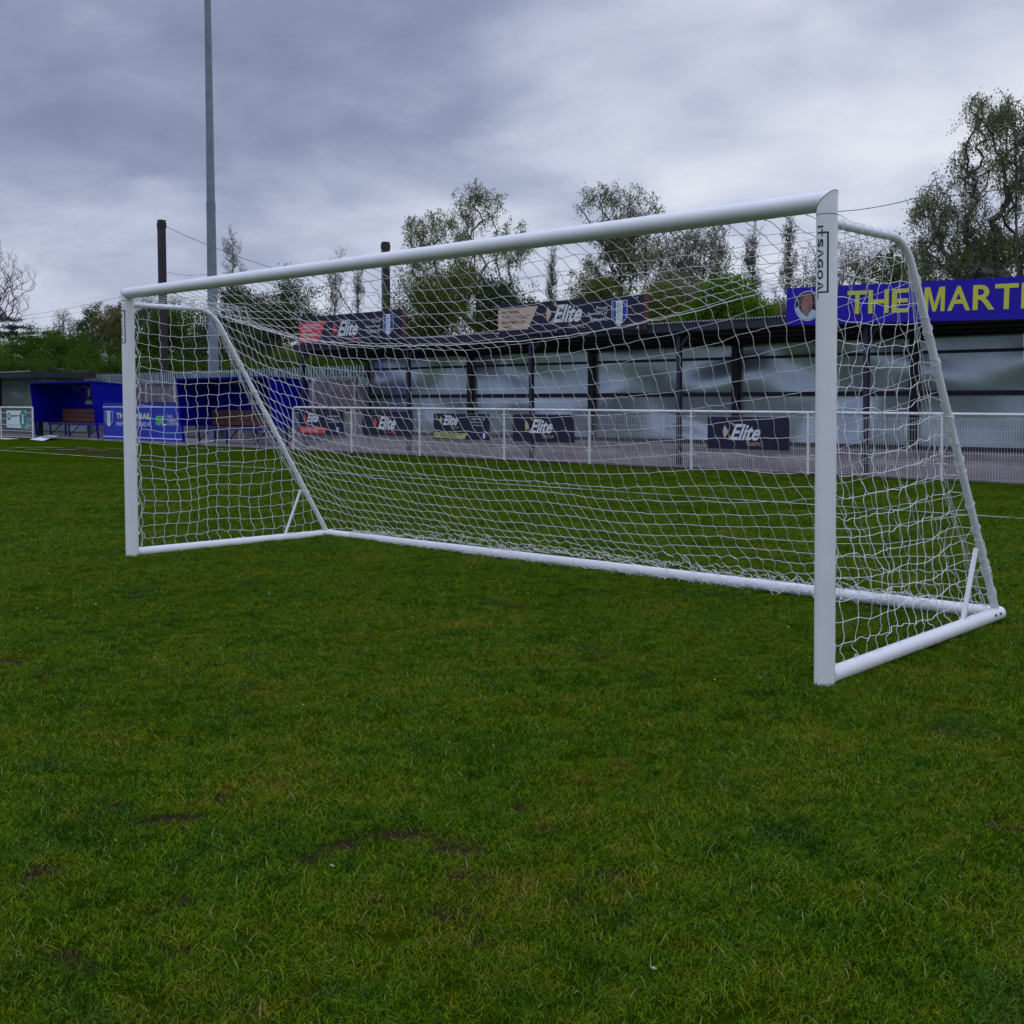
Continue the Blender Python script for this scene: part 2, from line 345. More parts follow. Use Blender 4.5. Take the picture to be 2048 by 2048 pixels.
# grass: clumps of blades, one countless object
def clump(k):
    V = []; F = []; A = []
    for b in range(84):
        r = .055*math.sqrt(random.random()); t = random.uniform(0, 6.28); x, y = r*math.cos(t), r*math.sin(t)
        h = random.uniform(.006, .0165)*(1.35 if random.random() < .08 else 1); w_ = random.uniform(.0007, .0014); th = random.uniform(0, 6.28); ln = random.uniform(.5, 2.2)*h
        d = random.uniform(0, 6.28); dx, dy = math.cos(d)*ln, math.sin(d)*ln; wx, wy = math.cos(th)*w_, math.sin(th)*w_
        o = len(V)
        V += [(x-wx, y-wy, -.003), (x+wx, y+wy, -.003), (x+dx*.35+wx*.8, y+dy*.35+wy*.8, h*.6), (x+dx*.35-wx*.8, y+dy*.35-wy*.8, h*.6),
              (x+dx+wx*.15, y+dy+wy*.15, h), (x+dx-wx*.15, y+dy-wy*.15, h)]
        F += [(o, o+1, o+2, o+3), (o+3, o+2, o+4, o+5)]; v = random.random(); A += [v, v]
    me = bpy.data.meshes.new('grass_clump'); me.from_pydata(V, [], F); me.materials.append(M['blade'])
    at_ = me.attributes.new('v', 'FLOAT', 'FACE'); at_.data.foreach_set('value', A)
    return bpy.data.objects.new('grass_clump', me)
gc = bpy.data.collections.new('grass_clumps')
for k in range(6): gc.objects.link(clump(k))
def wedge(d0, d1, dens):
    a0, a1 = (-1024-OX-420)/FPX, (1024-OX+420)/FPX
    n = int(dens*(a1-a0)*(d1*d1-d0*d0)/2); d = np.sqrt(rng.uniform(d0*d0, d1*d1, n)); a = rng.uniform(a0, a1, n)
    fx, fy = math.sin(YAW), math.cos(YAW); rx, ry = math.cos(YAW), -math.sin(YAW)
    return np.stack([CP[0]+d*fx+a*d*rx, CP[1]+d*fy+a*d*ry], 1)
P = np.concatenate([wedge(1.3, 5, 560), wedge(5, 8, 420), wedge(8, 13, 230), wedge(13, 20, 80), wedge(20, 27, 25)])
keep = (P[:, 1] < 13.9); P = P[keep]
dd = dirt_at(P[:, 0], P[:, 1], True); P = P[(dd*rng.uniform(.3, 1.25, len(P))) < .52]
n = len(P); me = bpy.data.meshes.new('grass'); me.vertices.add(n)
me.vertices.foreach_set('co', np.column_stack([P, np.zeros(n)]).astype(np.float32).ravel())
dist = np.hypot(P[:, 0]-CP[0], P[:, 1]-CP[1])
# slow height variation of the sward
hv = .88+.38*(.5+.5*np.sin(P[:, 0]*2.1+np.sin(P[:, 1]*1.7)*1.5)*np.sin(P[:, 1]*2.6+P[:, 0]*.9))
sc = me.attributes.new('size', 'FLOAT', 'POINT'); sc.data.foreach_set('value', (hv*rng.uniform(.75, 1.25, n)*np.clip(dist/9, 1, 1.5)*(1-.45*np.clip(dirt_at(P[:, 0], P[:, 1], True)*1.4, 0, 1))).astype(np.float32))
me.update(); grass = bpy.data.objects.new('grass', me); C.objects.link(grass)
tag(grass, 'short mown pitch grass in the foreground', 'grass', kind='stuff')
ng = bpy.data.node_groups.new('scatter', 'GeometryNodeTree')
ng.interface.new_socket('Geometry', in_out='INPUT', socket_type='NodeSocketGeometry'); ng.interface.new_socket('Geometry', in_out='OUTPUT', socket_type='NodeSocketGeometry')
gi = ng.nodes.new('NodeGroupInput'); g_o = ng.nodes.new('NodeGroupOutput'); iop = ng.nodes.new('GeometryNodeInstanceOnPoints'); ci = ng.nodes.new('GeometryNodeCollectionInfo')
ci.inputs['Collection'].default_value = gc; ci.inputs['Separate Children'].default_value = True; ci.inputs['Reset Children'].default_value = True
iop.inputs['Pick Instance'].default_value = True
rv = ng.nodes.new('FunctionNodeRandomValue'); rv.data_type = 'FLOAT_VECTOR'; rv.inputs['Min'].default_value = (-.12, -.12, 0); rv.inputs['Max'].default_value = (.12, .12, 6.283)
na = ng.nodes.new('GeometryNodeInputNamedAttribute'); na.data_type = 'FLOAT'; na.inputs['Name'].default_value = 'size'
ng.links.new(gi.outputs[0], iop.inputs['Points']); ng.links.new(ci.outputs[0], iop.inputs['Instance']); ng.links.new(rv.outputs[0], iop.inputs['Rotation'])
ng.links.new(na.outputs[0], iop.inputs['Scale']); ng.links.new(iop.outputs[0], g_o.inputs[0])
md = grass.modifiers.new('scatter', 'NODES'); md.node_group = ng

# litter on the grass
V = []; F = []
for k in range(150):
    d = math.sqrt(random.uniform(6, 190)); a = random.uniform(-.52, .42)
    cx_, cy_ = CP[0]+d*math.sin(YAW)+a*d*math.cos(YAW), CP[1]+d*math.cos(YAW)-a*d*math.sin(YAW)
    t = random.uniform(0, 6.28); s = random.uniform(.004, .011); z = random.uniform(.014, .028); b = len(V)
    ux, uy = math.cos(t)*s, math.sin(t)*s
    V += [(cx_-ux, cy_-uy, z), (cx_+uy*.4, cy_-ux*.4, z+.004), (cx_+ux, cy_+uy, z+.006), (cx_-uy*.4, cy_+ux*.4, z)]; F.append((b, b+1, b+2, b+3))
tag(quads('fallen_leaf_litter', np.array(V), np.array(F), 'litter'), 'tiny pale dry leaves and petals scattered on the grass', 'leaf litter', kind='stuff')

# painted lines
def line(name, pts, wd=.1):
    mb = MB()
    for p, q in zip(pts[:-1], pts[1:]):
        p, q = Vector((*p, 0)), Vector((*q, 0)); d = (q-p).normalized(); nn = Vector((-d.y, d.x, 0))*wd/2
        mb.poly([p-nn+Vector((0, 0, .022)), q-nn+Vector((0, 0, .022)), q+nn+Vector((0, 0, .022)), p+nn+Vector((0, 0, .022))])
    return tag(mb.build(name, 'line'), kind='structure')
line('touchline', [(-60, 8.52), (-25, 8.5), (-13, 8.5), (-5, 8.6), (2, 8.66), (9, 8.7)])
line('technical_area_line', [(-29.9, 9.15), (-29.75, 10.5)], .1)
mb = MB()
for (x0, y0), (x1, y1) in [((-30.4, 9.7), (-26.2, 11.6)), ((-28.7, 9.3), (-24.5, 11.2)), ((-27.0, 12.9), (-21.5, 13.2))]:
    for k in range(4):
        a, b = k/4, (k+.6)/4; p = (x0+(x1-x0)*a, y0+(y1-y0)*a); q = (x0+(x1-x0)*b, y0+(y1-y0)*b)
        mb.poly([(p[0], p[1]-.05, .022), (q[0], q[1]-.05, .022), (q[0], q[1]+.05, .022), (p[0], p[1]+.05, .022)])
tag(mb.build('dashed_area_line', 'line'), kind='structure')

# paths and terrace
tag(MB().box((-70, 14.5, -.1), (12, 17.6, .03)).box((-70, 14.42, -.1), (12, 14.496, .06)).build('path', 'conc'), kind='structure')
tag(MB().box((-22.6, 15.45, .0), (12, 16.05, .14)).box((-22.6, 16.053, 0), (12, 16.65, .27)).box((-22.6, 16.653, 0), (12, 17.32, .40)).build('terrace_steps', 'conc2', bevel=.01), kind='structure')

# ------------------------------------------------------------------ the goal
W, DT, DB, ZT = 3.71, .868, 2.2615, 2.385
AX, AY, BZ, TB = .052, .06, .052, 2.49
goal = thing('football_goal', (0, 0, 0), 'white full-size portable football goal with sagging net standing on the grass', 'goal')
nseg = 40
def ell(n=nseg): return [(math.cos(2*math.pi*k/n), math.sin(2*math.pi*k/n)) for k in range(n)]
def post(sx):
    b = []; t = []
    for c, s in ell():
        x = c*AX; b.append((sx*W+x, s*AY, -.03)); t.append((sx*W+x, s*AY, TB+sx*x))     # mitred at 45 degrees
    if sx < 0: pass
    o = MB().prism(b, t).build('post', 'white', goal, True); return o
def smooth_fix(o):
    o.data.shade_smooth(); o.modifiers.new('es', 'EDGE_SPLIT').split_angle = R(40)
posts = [post(-1), post(1)]
b = [(-W-s_*BZ, c_*AY, TB+s_*BZ) for c_, s_ in ell()]; t = [(W+s_*BZ, c_*AY, TB+s_*BZ) for c_, s_ in ell()]
cb = MB().prism(b, t).build('crossbar', 'white', goal, True)
for o in posts+[cb]: smooth_fix(o)
for sx, p in zip((-1, 1), posts):
    e = ell(32)+[ell(32)[0]]
    sm = strands('corner_seam', [[(sx*W+c*(AX+.0005), s*(AY+.0005), TB+sx*c*AX) for c, s in e], [(sx*W+c*(AX+.0005), s*(AY+.0005), 2.42) for c, s in e]], .0016, 'seam', p)
# lettering wrapped on the post fronts
def wrap(sx, verts):        # (s, z): s = distance round the post from its front centre line, + towards +x
    o = []
    for s, z in verts:
        a = s/.055; o.append((sx*W+math.sin(a)*(AX+.0012), -math.cos(a)*(AY+.0012), z))
    return o
def post_logo(sx, par):
    mb = MB(); u0, u1, ub = -.023, .014, .038            # letter feet, letter tops, bracket line
    z_of = lambda k: 2.36-(k-451.6)/(597.8-451.6)*.37
    def strip(ua, za, ub_, zb):
        n_ = max(1, int(abs(ub_-ua)/.006)); vs = []
        for i in range(n_+1):
            u = ua+(ub_-ua)*i/n_; vs += [(u, za), (u, zb)]
        b = wrap(sx, vs); mb.add(b, [(2*i, 2*i+2, 2*i+3, 2*i+1) for i in range(n_)])
    q = lambda c: z_of(370+c/7.725)                     # rows read off the photograph
    strip(u0, q(660), u1, q(632))                        # I
    strip(u0, q(752), ub+.004, q(725))                   # stem of T running into the bracket
    strip(.004, q(800), .010, q(753))
    strip(.004, q(724), .010, q(675))                   # arms of T
    strip(ub-.005, q(1644), ub+.004, q(753))             # long bracket line
    strip(u0, q(1668), ub+.004, q(1645))                 # stem of L
    strip(u0, q(1760), u0+.0075, q(1669))                 # foot of L
    def letter(ch, a, bb, cut=False):
        v, f = text_geo(ch, .034); mb.add(wrap(sx, [(u0+p[1]*(u1-u0), q(a+p[0]*(bb-a))) for p in v]), f)
    def lam(a, bb, bar):
        n_ = 7                                           # two legs, each a strip that follows the curved post
        def leg(x0_, x1_, xt0, xt1):
            vs = []
            for i_ in range(n_+1):
                y = i_/n_; u = u0+y*(u1-u0); vs += [(u, q(a+(x0_+(xt0-x0_)*y)*(bb-a))), (u, q(a+(x1_+(xt1-x1_)*y)*(bb-a)))]
            mb.add(wrap(sx, vs), [(2*i_, 2*i_+2, 2*i_+3, 2*i_+1) for i_ in range(n_)])
        leg(0, .22, .38, .50); leg(.78, 1, .50, .62)
        if bar:
            ua, ub_ = u0+.24*(u1-u0), u0+.40*(u1-u0)
            mb.add(wrap(sx, [(ua, q(a+.30*(bb-a))), (ub_, q(a+.34*(bb-a))), (ub_, q(a+.66*(bb-a))), (ua, q(a+.70*(bb-a)))]), [(0, 1, 2, 3)])
    letter('S', 830, 965); lam(985, 1128, False); letter('G', 1140, 1285); letter('O', 1312, 1460); lam(1488, 1632, True)
    mb.build('lettering', 'logo', par)
post_logo(-1, posts[0]); post_logo(1, posts[1])
# base frame
for sx, zb in ((-1, .015), (1, .05)):
    MB().tube([(sx*W, .05, .035), (sx*W, DB+.03, zb)], .045, 20).build('side_base_bar', 'white', goal, True)
    pts = [(sx*W, .05, ZT)]
    pts += [(sx*W, DT-.16, ZT)]
    for k in range(1, 7):                                  # bend
        a = k/7; p0 = np.array([DT-.16, ZT]); p1 = np.array([DT, ZT]); p2 = np.array([DT+.10, ZT-.16])
        qd = (1-a)**2*p0+2*a*(1-a)*p1+a*a*p2; pts.append((sx*W, qd[0], qd[1]))
    pts.append((sx*W, DT+.10, ZT-.16)); pts.append((sx*W, DB-.03, zb+.02))
    MB().tube(pts, .0245, 16).build('net_support', 'white', goal, True)
    MB().bar((sx*W+.0, 1.90, .52), (sx*W, 1.70, .06), .03, .012).build('corner_brace', 'white', goal)
    MB().prism([(sx*W-.006, .05, ZT-.02), (sx*W-.006, .12, ZT-.02), (sx*W-.006, .05, ZT-.1)], [(sx*W+.006, .05, ZT-.02), (sx*W+.006, .12, ZT-.02), (sx*W+.006, .05, ZT-.1)]).build('gusset', 'white', goal)
MB().tube([(-W, DB, .015), (W, DB, .05)], .045, 20).build('rear_base_bar', 'white', goal, True)
for sx, zb in ((-1, .015), (1, .05)):
    for yy in ((2.17,) if sx < 0 else (2.12, 2.20)):
        MB().tube([(sx*W+(.0445 if sx > 0 else .0445), yy, zb+.012), (sx*W+.0505, yy, zb+.012)], .009, 8).build('bolt', 'seam', goal)
    for k in range(8):
        z = .22+.28*k; MB().box((sx*W-.006, .058, z-.014), (sx*W+.006, .078, z+.014)).build('net_clip', 'net', goal)
# net
def zrope(u): return 1.915+.465*abs(u)**2.4
NR = np.random.default_rng(3)
def cord(p, q, amp, d0=None):          # one side of a mesh square, S-bent by the twist of the knots
    p, q = np.asarray(p), np.asarray(q); d = q-p; ln = np.linalg.norm(d)+1e-9
    t = np.linspace(0, 1, 6 if ln < .2 else 9)[:, None]
    r1 = NR.normal(size=3)*(.35 if d0 is not None else 1)+(np.asarray(d0) if d0 is not None else 0); r1 -= d*(r1@d)/ln**2; r1 /= np.linalg.norm(r1)+1e-9
    a = amp*(.55+.35*abs(NR.normal())) if d0 is not None else amp*.6*NR.choice([-1, 1])+amp*NR.normal()*.4; b = amp*NR.normal()*.3
    return p+d*t+r1*(a*np.sin(2*math.pi*t)*.7+b*np.sin(math.pi*t))
lines = []; knots = []
# back and roof of the net
NC, N1, N2 = 60, 8, 18
G = np.zeros((NC+1, N1+N2+1, 3))
sm1 = NR.normal(size=(9, 9, 3)); 
def smooth_noise(tab, a, b):
    A = a*(tab.shape[0]-1.001); B = b*(tab.shape[1]-1.001); i, j = int(A), int(B); fa, fb = A-i, B-j
    fa = fa*fa*(3-2*fa); fb = fb*fb*(3-2*fb)
    return (tab[i, j]*(1-fa)+tab[i+1, j]*fa)*(1-fb)+(tab[i, j+1]*(1-fa)+tab[i+1, j+1]*fa)*fb
for i in range(NC+1):
    u = -1+2*i/NC; x = u*W; zr = zrope(u); edge = max(0, (abs(u)-.8)/.2)
    for j in range(N1+N2+1):
        if j <= N1:
            v = j/N1; vv = v**(1-.55*edge)
            y = .02+(DT-.02)*vv; z = 2.435+(zr-2.435)*vv-.045*math.sin(math.pi*vv)*(1-edge)
            if edge > 0: z = max(z, ZT-.01+(2.435-ZT)*(1-vv)) if u < 0 else z
            xx = x
        else:
            v = (j-N1)/N2; s = v**1.08; zb = .06+.035*(u+1)/2
            y = DT+(DB-.01-DT)*s+.10*math.sin(math.pi*s)*(1-edge)*-.6
            z = zr+(zb-zr)*s-.16*math.sin(math.pi*s)*(1-.8*edge)
            xx = x
        w_ = 1-max(0, (abs(u)-.9)/.1); nz = smooth_noise(sm1, i/NC, j/(N1+N2))*.022*w_
        G[i, j] = (xx, y, z)+nz+NR.normal(size=3)*.0045*w_
    G[i, 0] = (x, -.0, 2.435)
for i in range(NC+1):
    for j in range(N1+N2+1):
        if i < NC and j not in (0,):
            am = .004 if j < N1+N2-2 else .02
            lines.append(cord(G[i, j], G[i+1, j], am, None))
        if j < N1+N2: lines.append(cord(G[i, j], G[i, j+1], .0125 if j < N1+N2-2 else .032, (1, 0, 0)))
        knots.append(G[i, j])
# slack netting piled on and over the rear bar
for rrow in range(4):
    prev = None
    for i in range(NC*2+1):
        u = -1+i/NC; f = max(0, 1-abs(u+.05)**3*1.1)*(.25 if u < -.75 else 1)
        zb = .015+.035*(u+1)/2
        if rrow < 2: p = np.array([u*W, DB-.03-.02*rrow+NR.normal()*.018, zb+.05+.035*f*abs(NR.normal())+NR.uniform(0, .02)])
        else: p = np.array([u*W, DB-.055-.03*(rrow-2)*f+NR.normal()*.012, max(.012, zb+.03-.045*f+NR.normal()*.014)])
        if prev is not None and f > .1: lines.append(cord(prev, p, .03))
        if rrow in (0, 2) and f > .25 and i % 2 == 0:
            lines.append(cord(p, p+np.array([NR.normal()*.03, -.045, -.035 if rrow else .01]), .03))
        prev = p
# side nets
for sx in (-1, 1):
    rows = 19; tab = NR.normal(size=(6, 6, 3)); side = {}
    zb = .015 if sx < 0 else .05
    loose = .8 if sx < 0 else .95
    def yb(z): return DB-.03+(DT+.06-(DB-.03))*min(1, max(0, (z-.05)/(ZT-.14-.05))) if z < ZT-.14 else DT
    for k in range(rows+2):
        z = .055+zb*.5+k*(ZT-.03-.055)/(rows+1); ymax = yb(z); jmax = int((ymax-.09)/.122)
        for j in range(jmax+2):
            if j <= jmax: y = .075+j*.122 if j else .066+.03*(1+math.sin(k*2.1))*.5
            else: y = ymax
            e = 0 if (j > jmax or k == 0 or k == rows+1) else 1
            nz = smooth_noise(tab, min(.99, z/2.4), min(.99, y/2.3))*np.array([.05, .018, .018])*loose*e
            bulge = np.array([sx*-.05*math.sin(math.pi*min(1, z/2.4)), 0, -.03*math.sin(math.pi*min(1, y/ymax))*e])*e
            side[(j, k)] = np.array([sx*W, y, z])+nz+bulge+NR.normal(size=3)*.007*loose*e
            knots.append(side[(j, k)])
            if j == jmax+1: side[('e', k)] = side[(j, k)]
        for j in range(jmax+1): lines.append(cord(side[(j, k)], side[(j+1, k)], (.009 if k > 1 else .025)*loose))
    for (j, k), p in list(side.items()):
        if j == 'e' or (j, k+1) not in side: 
            if j != 'e' and ('e', k+1) in side and j < 30 and ('e', k) in side and j == max(q[0] for q in side if q[1] == k and q[0] != 'e')-1: lines.append(cord(p, side[('e', k+1)], .016*loose))
            continue
        lines.append(cord(p, side[(j, k+1)], (.017 if k > 0 else .03)*loose, (0, 1, 0)))
    # edge cord of the side net, weaving from clip to clip down the post and along the support
    ed = []
    for k in range(60):
        z = 2.3-k*2.24/59; ed.append((sx*W-.0*sx, .064+.042*abs(math.sin(k*.42))**1.5, z))
    EDGE = ed
    lines += [np.array(ed), np.array(ed)+.002]
    for k in sorted(NR.uniform(1, 33, 23)):       # lacing round the sloping support
        a = k/34; y = DT+.10+(DB-.03-DT-.10)*a; z = ZT-.16+(zb+.02-ZT+.16)*a
        th = np.linspace(0, 2*math.pi, 12); ax_ = np.array([0, DB-DT-.13, -(ZT-.18)]); ax_ /= np.linalg.norm(ax_); nn = np.array([0, ax_[2], -ax_[1]])
        tilt = NR.uniform(-.06, .06)
        lines.append(np.array([np.array([sx*W, y, z])+np.array([1, 0, 0])*math.cos(q_)*.030+nn*math.sin(q_)*.030+ax_*tilt*math.sin(q_) for q_ in th]))
    for k in range(7):           # loops over the top support
        y = .14+k*.1; th = np.linspace(0, 2*math.pi, 12)
        lines.append(np.array([(sx*W+.029*math.cos(q_), y+.008*math.sin(q_), ZT+.029*math.sin(q_)) for q_ in th]))
    # bunched cords hanging inside the support
    for k in range(3):
        t_ = np.linspace(0, 1, 40)
        o_ = np.cumsum(NR.normal(size=(40, 3))*.0035, 0); o_ -= o_[0]+(o_[-1]-o_[0])*t_[:, None]
        bow = np.sin(math.pi*t_)[:, None]*np.array([-sx*.05, -.07-.02*k, -.02])
        lines.append(np.array([sx*W, DT+.04, ZT-.1])*(1-t_[:, None])+np.array([sx*W-sx*.05, DB-.06, .08])*t_[:, None]+o_+bow)
print('net cords', len(lines))
netO = strands('net', lines, .0023, 'net', goal)
K = np.array(knots); oc = np.array([(1, 0, 0), (-1, 0, 0), (0, 1, 0), (0, -1, 0), (0, 0, 1), (0, 0, -1)])*.0042
V = (K[:, None]+oc[None]).reshape(-1, 3); tf = np.array([(0, 2, 4), (2, 1, 4), (1, 3, 4), (3, 0, 4), (2, 0, 5), (1, 2, 5), (3, 1, 5), (0, 3, 5)])
F = (np.arange(len(K))[:, None, None]*6+tf[None]).reshape(-1, 3); quads('net_knots', V, F, 'net', netO)
rp = np.array([(u*W, DT+.0, zrope(u)+NR.normal()*.003) for u in np.linspace(-1, 1, 90)])
strands('support_rope', [rp], .0032, 'net', goal, 6)

# ------------------------------------------------------------------ perimeter railing
RY = 14.31
def zr_top(x): return 1.255+(x+22)*(-.0033)
rail = thing('perimeter_railing', (-10, RY, 0), 'long white pitch-side railing with mesh infill in front of the covered stand', 'railing')
px_ = [-22.1, -19.3, -16.4, -13.25, -10.5, -7.65, -4.86, -2.15, .6, 3.4, 6.2]
end = [(-22.1, RY, .0), (-22.1, RY, 1.17), (-22.07, RY, 1.225), (-22.02, RY, 1.25)]
MB().tube(end[:]+[(x, RY, zr_top(x)) for x in (-21.9, -10, 0, 8)], .029, 12).build('top_rail', 'railwhite', rail, True)
for i, x in enumerate(px_[1:]):
    MB().tube([(x, RY, -.02), (x, RY, zr_top(x))], .029, 12).tube([(x-.1, RY, 1.10), (x+.1, RY, 1.10)], .012, 6).tube([(x-.1, RY, .30), (x+.1, RY, .30)], .012, 6).build('railing_post', 'railwhite', rail, True)
for a, b in zip(px_[:-1], px_[1:]):
    L_ = []; x0, x1 = a+.06, b-.06; n = int((x1-x0)/.05)
    for k in range(n+1):
        x = x0+(x1-x0)*k/n; L_.append([(x, RY, .045), (x, RY, 1.12)])
    for z in (.05, .26, .30, .50, .70, .90, 1.09, 1.12): L_.append([(x0, RY+.006, z), (x1, RY+.006, z)])
    strands('mesh_panel', L_, .0032, 'railwhite', rail, 4)
lr = thing('barred_railing', (-41, 13.45, 0), 'white railing with thin horizontal bars left of the blue dugout', 'railing')
MB().tube([(-60, 13.45, 1.2), (-38, 13.45, 1.21)], .03, 10).build('top_rail', 'railwhite', lr, True)
for x in (-58, -55, -52, -49, -46, -43.7, -40.95, -38): MB().tube([(x, 13.45, -.02), (x, 13.45, 1.2)], .034, 10).build('railing_post', 'railwhite', lr, True)
for z in (.06, .3, .53, .76, 1.0): MB().tube([(-60, 13.45, z), (-38, 13.45, z)], .011, 5, False).build('bar', 'railwhite', lr, True)

# ------------------------------------------------------------------ printed boards
def crest(par, x0, z0, x1, z1, y, name='crest', glyph=True):
    w_ = x1-x0; h = z1-z0
    sh = lambda a, d: [(x0+w_*(.5-a/2), y-d, z1), (x0+w_*(.5-a/2), y-d, z0+h*.35), (x0+w_*(.5-a/4), y-d, z0+h*.13), (x0+w_*.5, y-d, z0), (x0+w_*(.5+a/4), y-d, z0+h*.13), (x0+w_*(.5+a/2), y-d, z0+h*.35), (x0+w_*(.5+a/2), y-d, z1)]
    o = MB().poly(sh(1.0, 0)).build(name, 'signwhite', par)
    q = [(a*.93+(x0+w_/2)*.07, b, c*.95+(z0+z1)/2*.05) for a, b, c in sh(1, .003)]
    MB().poly(q).build('crest_field', 'bluesign2', o)
    q = [(x0+w_*.29, y-.006, z1-.02*h), (x0+w_*.29, y-.006, z0+h*.12), (x0+w_*.5, y-.006, z0+h*.04), (x0+w_*.71, y-.006, z0+h*.12), (x0+w_*.71, y-.006, z1-.02*h)]
    MB().poly(q).build('crest_stripe', 'signwhite', o)
    if glyph:
        mb = MB()
        for k, ch in enumerate('RFC'): mb.text(ch, x0+w_*.36, z0+h*(.70-.24*k), x0+w_*.64, z0+h*(.90-.24*k), y-.009, .0)
        mb.build('crest_monogram', 'limegrn', o)
        mb = MB()
        for k, ch in enumerate('RETFORD'): mb.text(ch, x0+w_*.10, z0+h*(.84-.095*k), x0+w_*.18, z0+h*(.90-.095*k), y-.009)
        mb.build('crest_letters', 'signwhite', o)
    return o
def elite(par, x, z, s, y, acc, sub=None, subm='signwhite'):   # (x, z) lower left of the word, s its height
    MB().text('Elite', x, z, x+s*2.45, z+s, y, .028, .42).build('lettering', 'signwhite', par)
    kx = x-s*.40; kz = z+s*.52
    MB().poly([(kx, y, kz+.42*s), (kx+.20*s, y, kz+.16*s), (kx+.30*s, y, kz), (kx+.20*s, y, kz-.16*s), (kx, y, kz-.42*s), (kx-.12*s, y, kz-.12*s), (kx-.12*s, y, kz+.12*s)]).build('diamond_mark', acc, par)
    MB().poly([(x-.05*s, y, z+1.10*s), (x+.25*s, y, z+1.04*s), (x+.42*s, y, z+.9*s), (x+.40*s, y, z+.80*s), (x+.2*s, y, z+.94*s)]).build('swoosh_mark', acc, par)
    MB().poly([(x-.32*s, y, z+.08*s), (x-.12*s, y, z+.12*s), (x+.06*s, y, z+.30*s), (x+.0*s, y, z+.02*s)]).build('swoosh_mark', acc, par)
    if sub: MB().text(sub, x+s*1.15, z-s*.33, x+s*2.35, z-s*.1, y).build('small_lettering', subm, par)
def words(par, m, rows, y, bold=.008):        # each printed line a piece of its own
    for (tx, x0, z0, x1, z1) in rows: MB().text(tx, x0, z0, x1, z1, y, bold).build('small_lettering', m, par)
def board(name, x0, z0, x1, z1, y, label, cat='sign', m='black', th=.02, group=None, edge=None, slope=0.):
    t = thing(name, ((x0+x1)/2, y, z0), label, cat, group)
    MB().box((x0, y, z0), (x1, y+th, z1)).build('panel', m, t)
    if edge: MB().box((x1+.001, y-.002, z0-.01), (x1+.03, y+.10, z1+.005)).build('edge_strip', edge, t)
    return t
SY = 14.70
# roof signs
t = board('roof_sign', -22.39, 3.07, -17.68, 3.90, SY, 'dark roof sign with a red panel at the far left end of the stand', edge='rust')
MB().poly([(-22.42, SY-.004, 3.16), (-21.5, SY-.004, 3.16), (-21.12, SY-.004, 3.76), (-22.42, SY-.004, 3.74)]).build('red_panel', 'red', t)
words(t, 'signwhite', [(q_, -22.26, 3.60-k*.135, -22.26+.068*len(q_), 3.685-k*.135) for k, q_ in enumerate(['YOUR COMPLETE', 'RAILWAY', 'RECRUITMENT', 'SERVICE'])], SY-.008)
elite(t, -20.56, 3.28, .43, SY-.005, 'red', 'RAIL', 'red')
words(t, 'signwhite', [('Proud', -18.97, 3.60, -18.62, 3.68), ('Sponsors of', -19.28, 3.45, -18.62, 3.54), ('Retford FC', -19.2, 3.31, -18.62, 3.39)], SY-.005)
crest(t, -18.5, 3.22, -18.05, 3.80, SY-.005); t.location.x += .14
t = board('roof_sign', -13.91, 3.02, -9.34, 3.79, SY, 'dark roof sign with a beige panel in the middle of the stand', edge='rust')
MB().poly([(-13.95, SY-.004, 3.14), (-12.93, SY-.004, 3.15), (-12.58, SY-.004, 3.70), (-13.95, SY-.004, 3.66)]).build('beige_panel', 'beige', t)
words(t, 'darktext', [(q_, -13.83, 3.545-k*.125, -13.83+w_, 3.62-k*.125) for k, (q_, w_) in enumerate([('NATIONWIDE', .62), ('TRAFFIC MANAGEMENT', 1.0), ('RECRUITMENT AND', .80), ('SUPPORT', .38)])], SY-.008)
elite(t, -12.10, 3.27, .42, SY-.005, 'beige', None)
MB().text('TRAFFIC', -11.63, 3.12, -11.05, 3.21, SY-.005).build('small_lettering', 'beige', t)
words(t, 'signwhite', [('Proud', -10.73, 3.52, -10.41, 3.60), ('Sponsors of', -11.0, 3.385, -10.41, 3.475), ('Retford FC', -10.92, 3.26, -10.41, 3.34)], SY-.005)
crest(t, -10.28, 3.13, -9.82, 3.70, SY-.005)
t.location.x += .11; t.rotation_euler[1] = .010
for x in (-13.86, -11.9, -9.42):
    for z in (3.07, 3.74): MB().tube([(x, SY-.012, z), (x, SY-.001, z)], .018, 8).build('bolt', 'signwhite', t)
t = board('roof_sign', -5.61, 2.815, 5.2, 3.55, SY, 'wide royal blue roof sign with big yellow capitals and a round portrait', m='bluesign')
mb = MB()
t.rotation_euler[1] = .022
zt, z0 = 3.435, 2.995
def q3(px0, px1, s):
    a = at(px0, 600, SY)[0]; b = at(px1, 600, SY)[0]; mb.text(s, a, z0, b, zt, SY-.006, .018)
q3(1694, 1734, 'T'); q3(1736, 1777, 'H'); q3(1783, 1817, 'E')
a = at(1848, 600, SY)[0]; b = at(1889, 600, SY)[0]; wm = b-a; hm = zt-z0
mb.poly([(a+wm*x, SY-.006, z0+hm*z) for x, z in ((0, 0), (.2, 0), (.2, .66), (.42, 0), (.58, 0), (.8, .66), (.8, 0), (1, 0), (1, 1), (.73, 1), (.5, .3), (.27, 1), (0, 1))]); q3(1894, 1940, 'A'); q3(1945, 1989, 'R'); q3(1989, 2036, 'T')
xx = at(2042, 600, SY)[0]
for ch, w_ in (('I', .1), ('N', .36)):
    if ch: mb.text(ch, xx, z0, xx+w_, zt, SY-.006, .018)
    xx += w_+.09
mb.build('lettering', 'yellow', t)
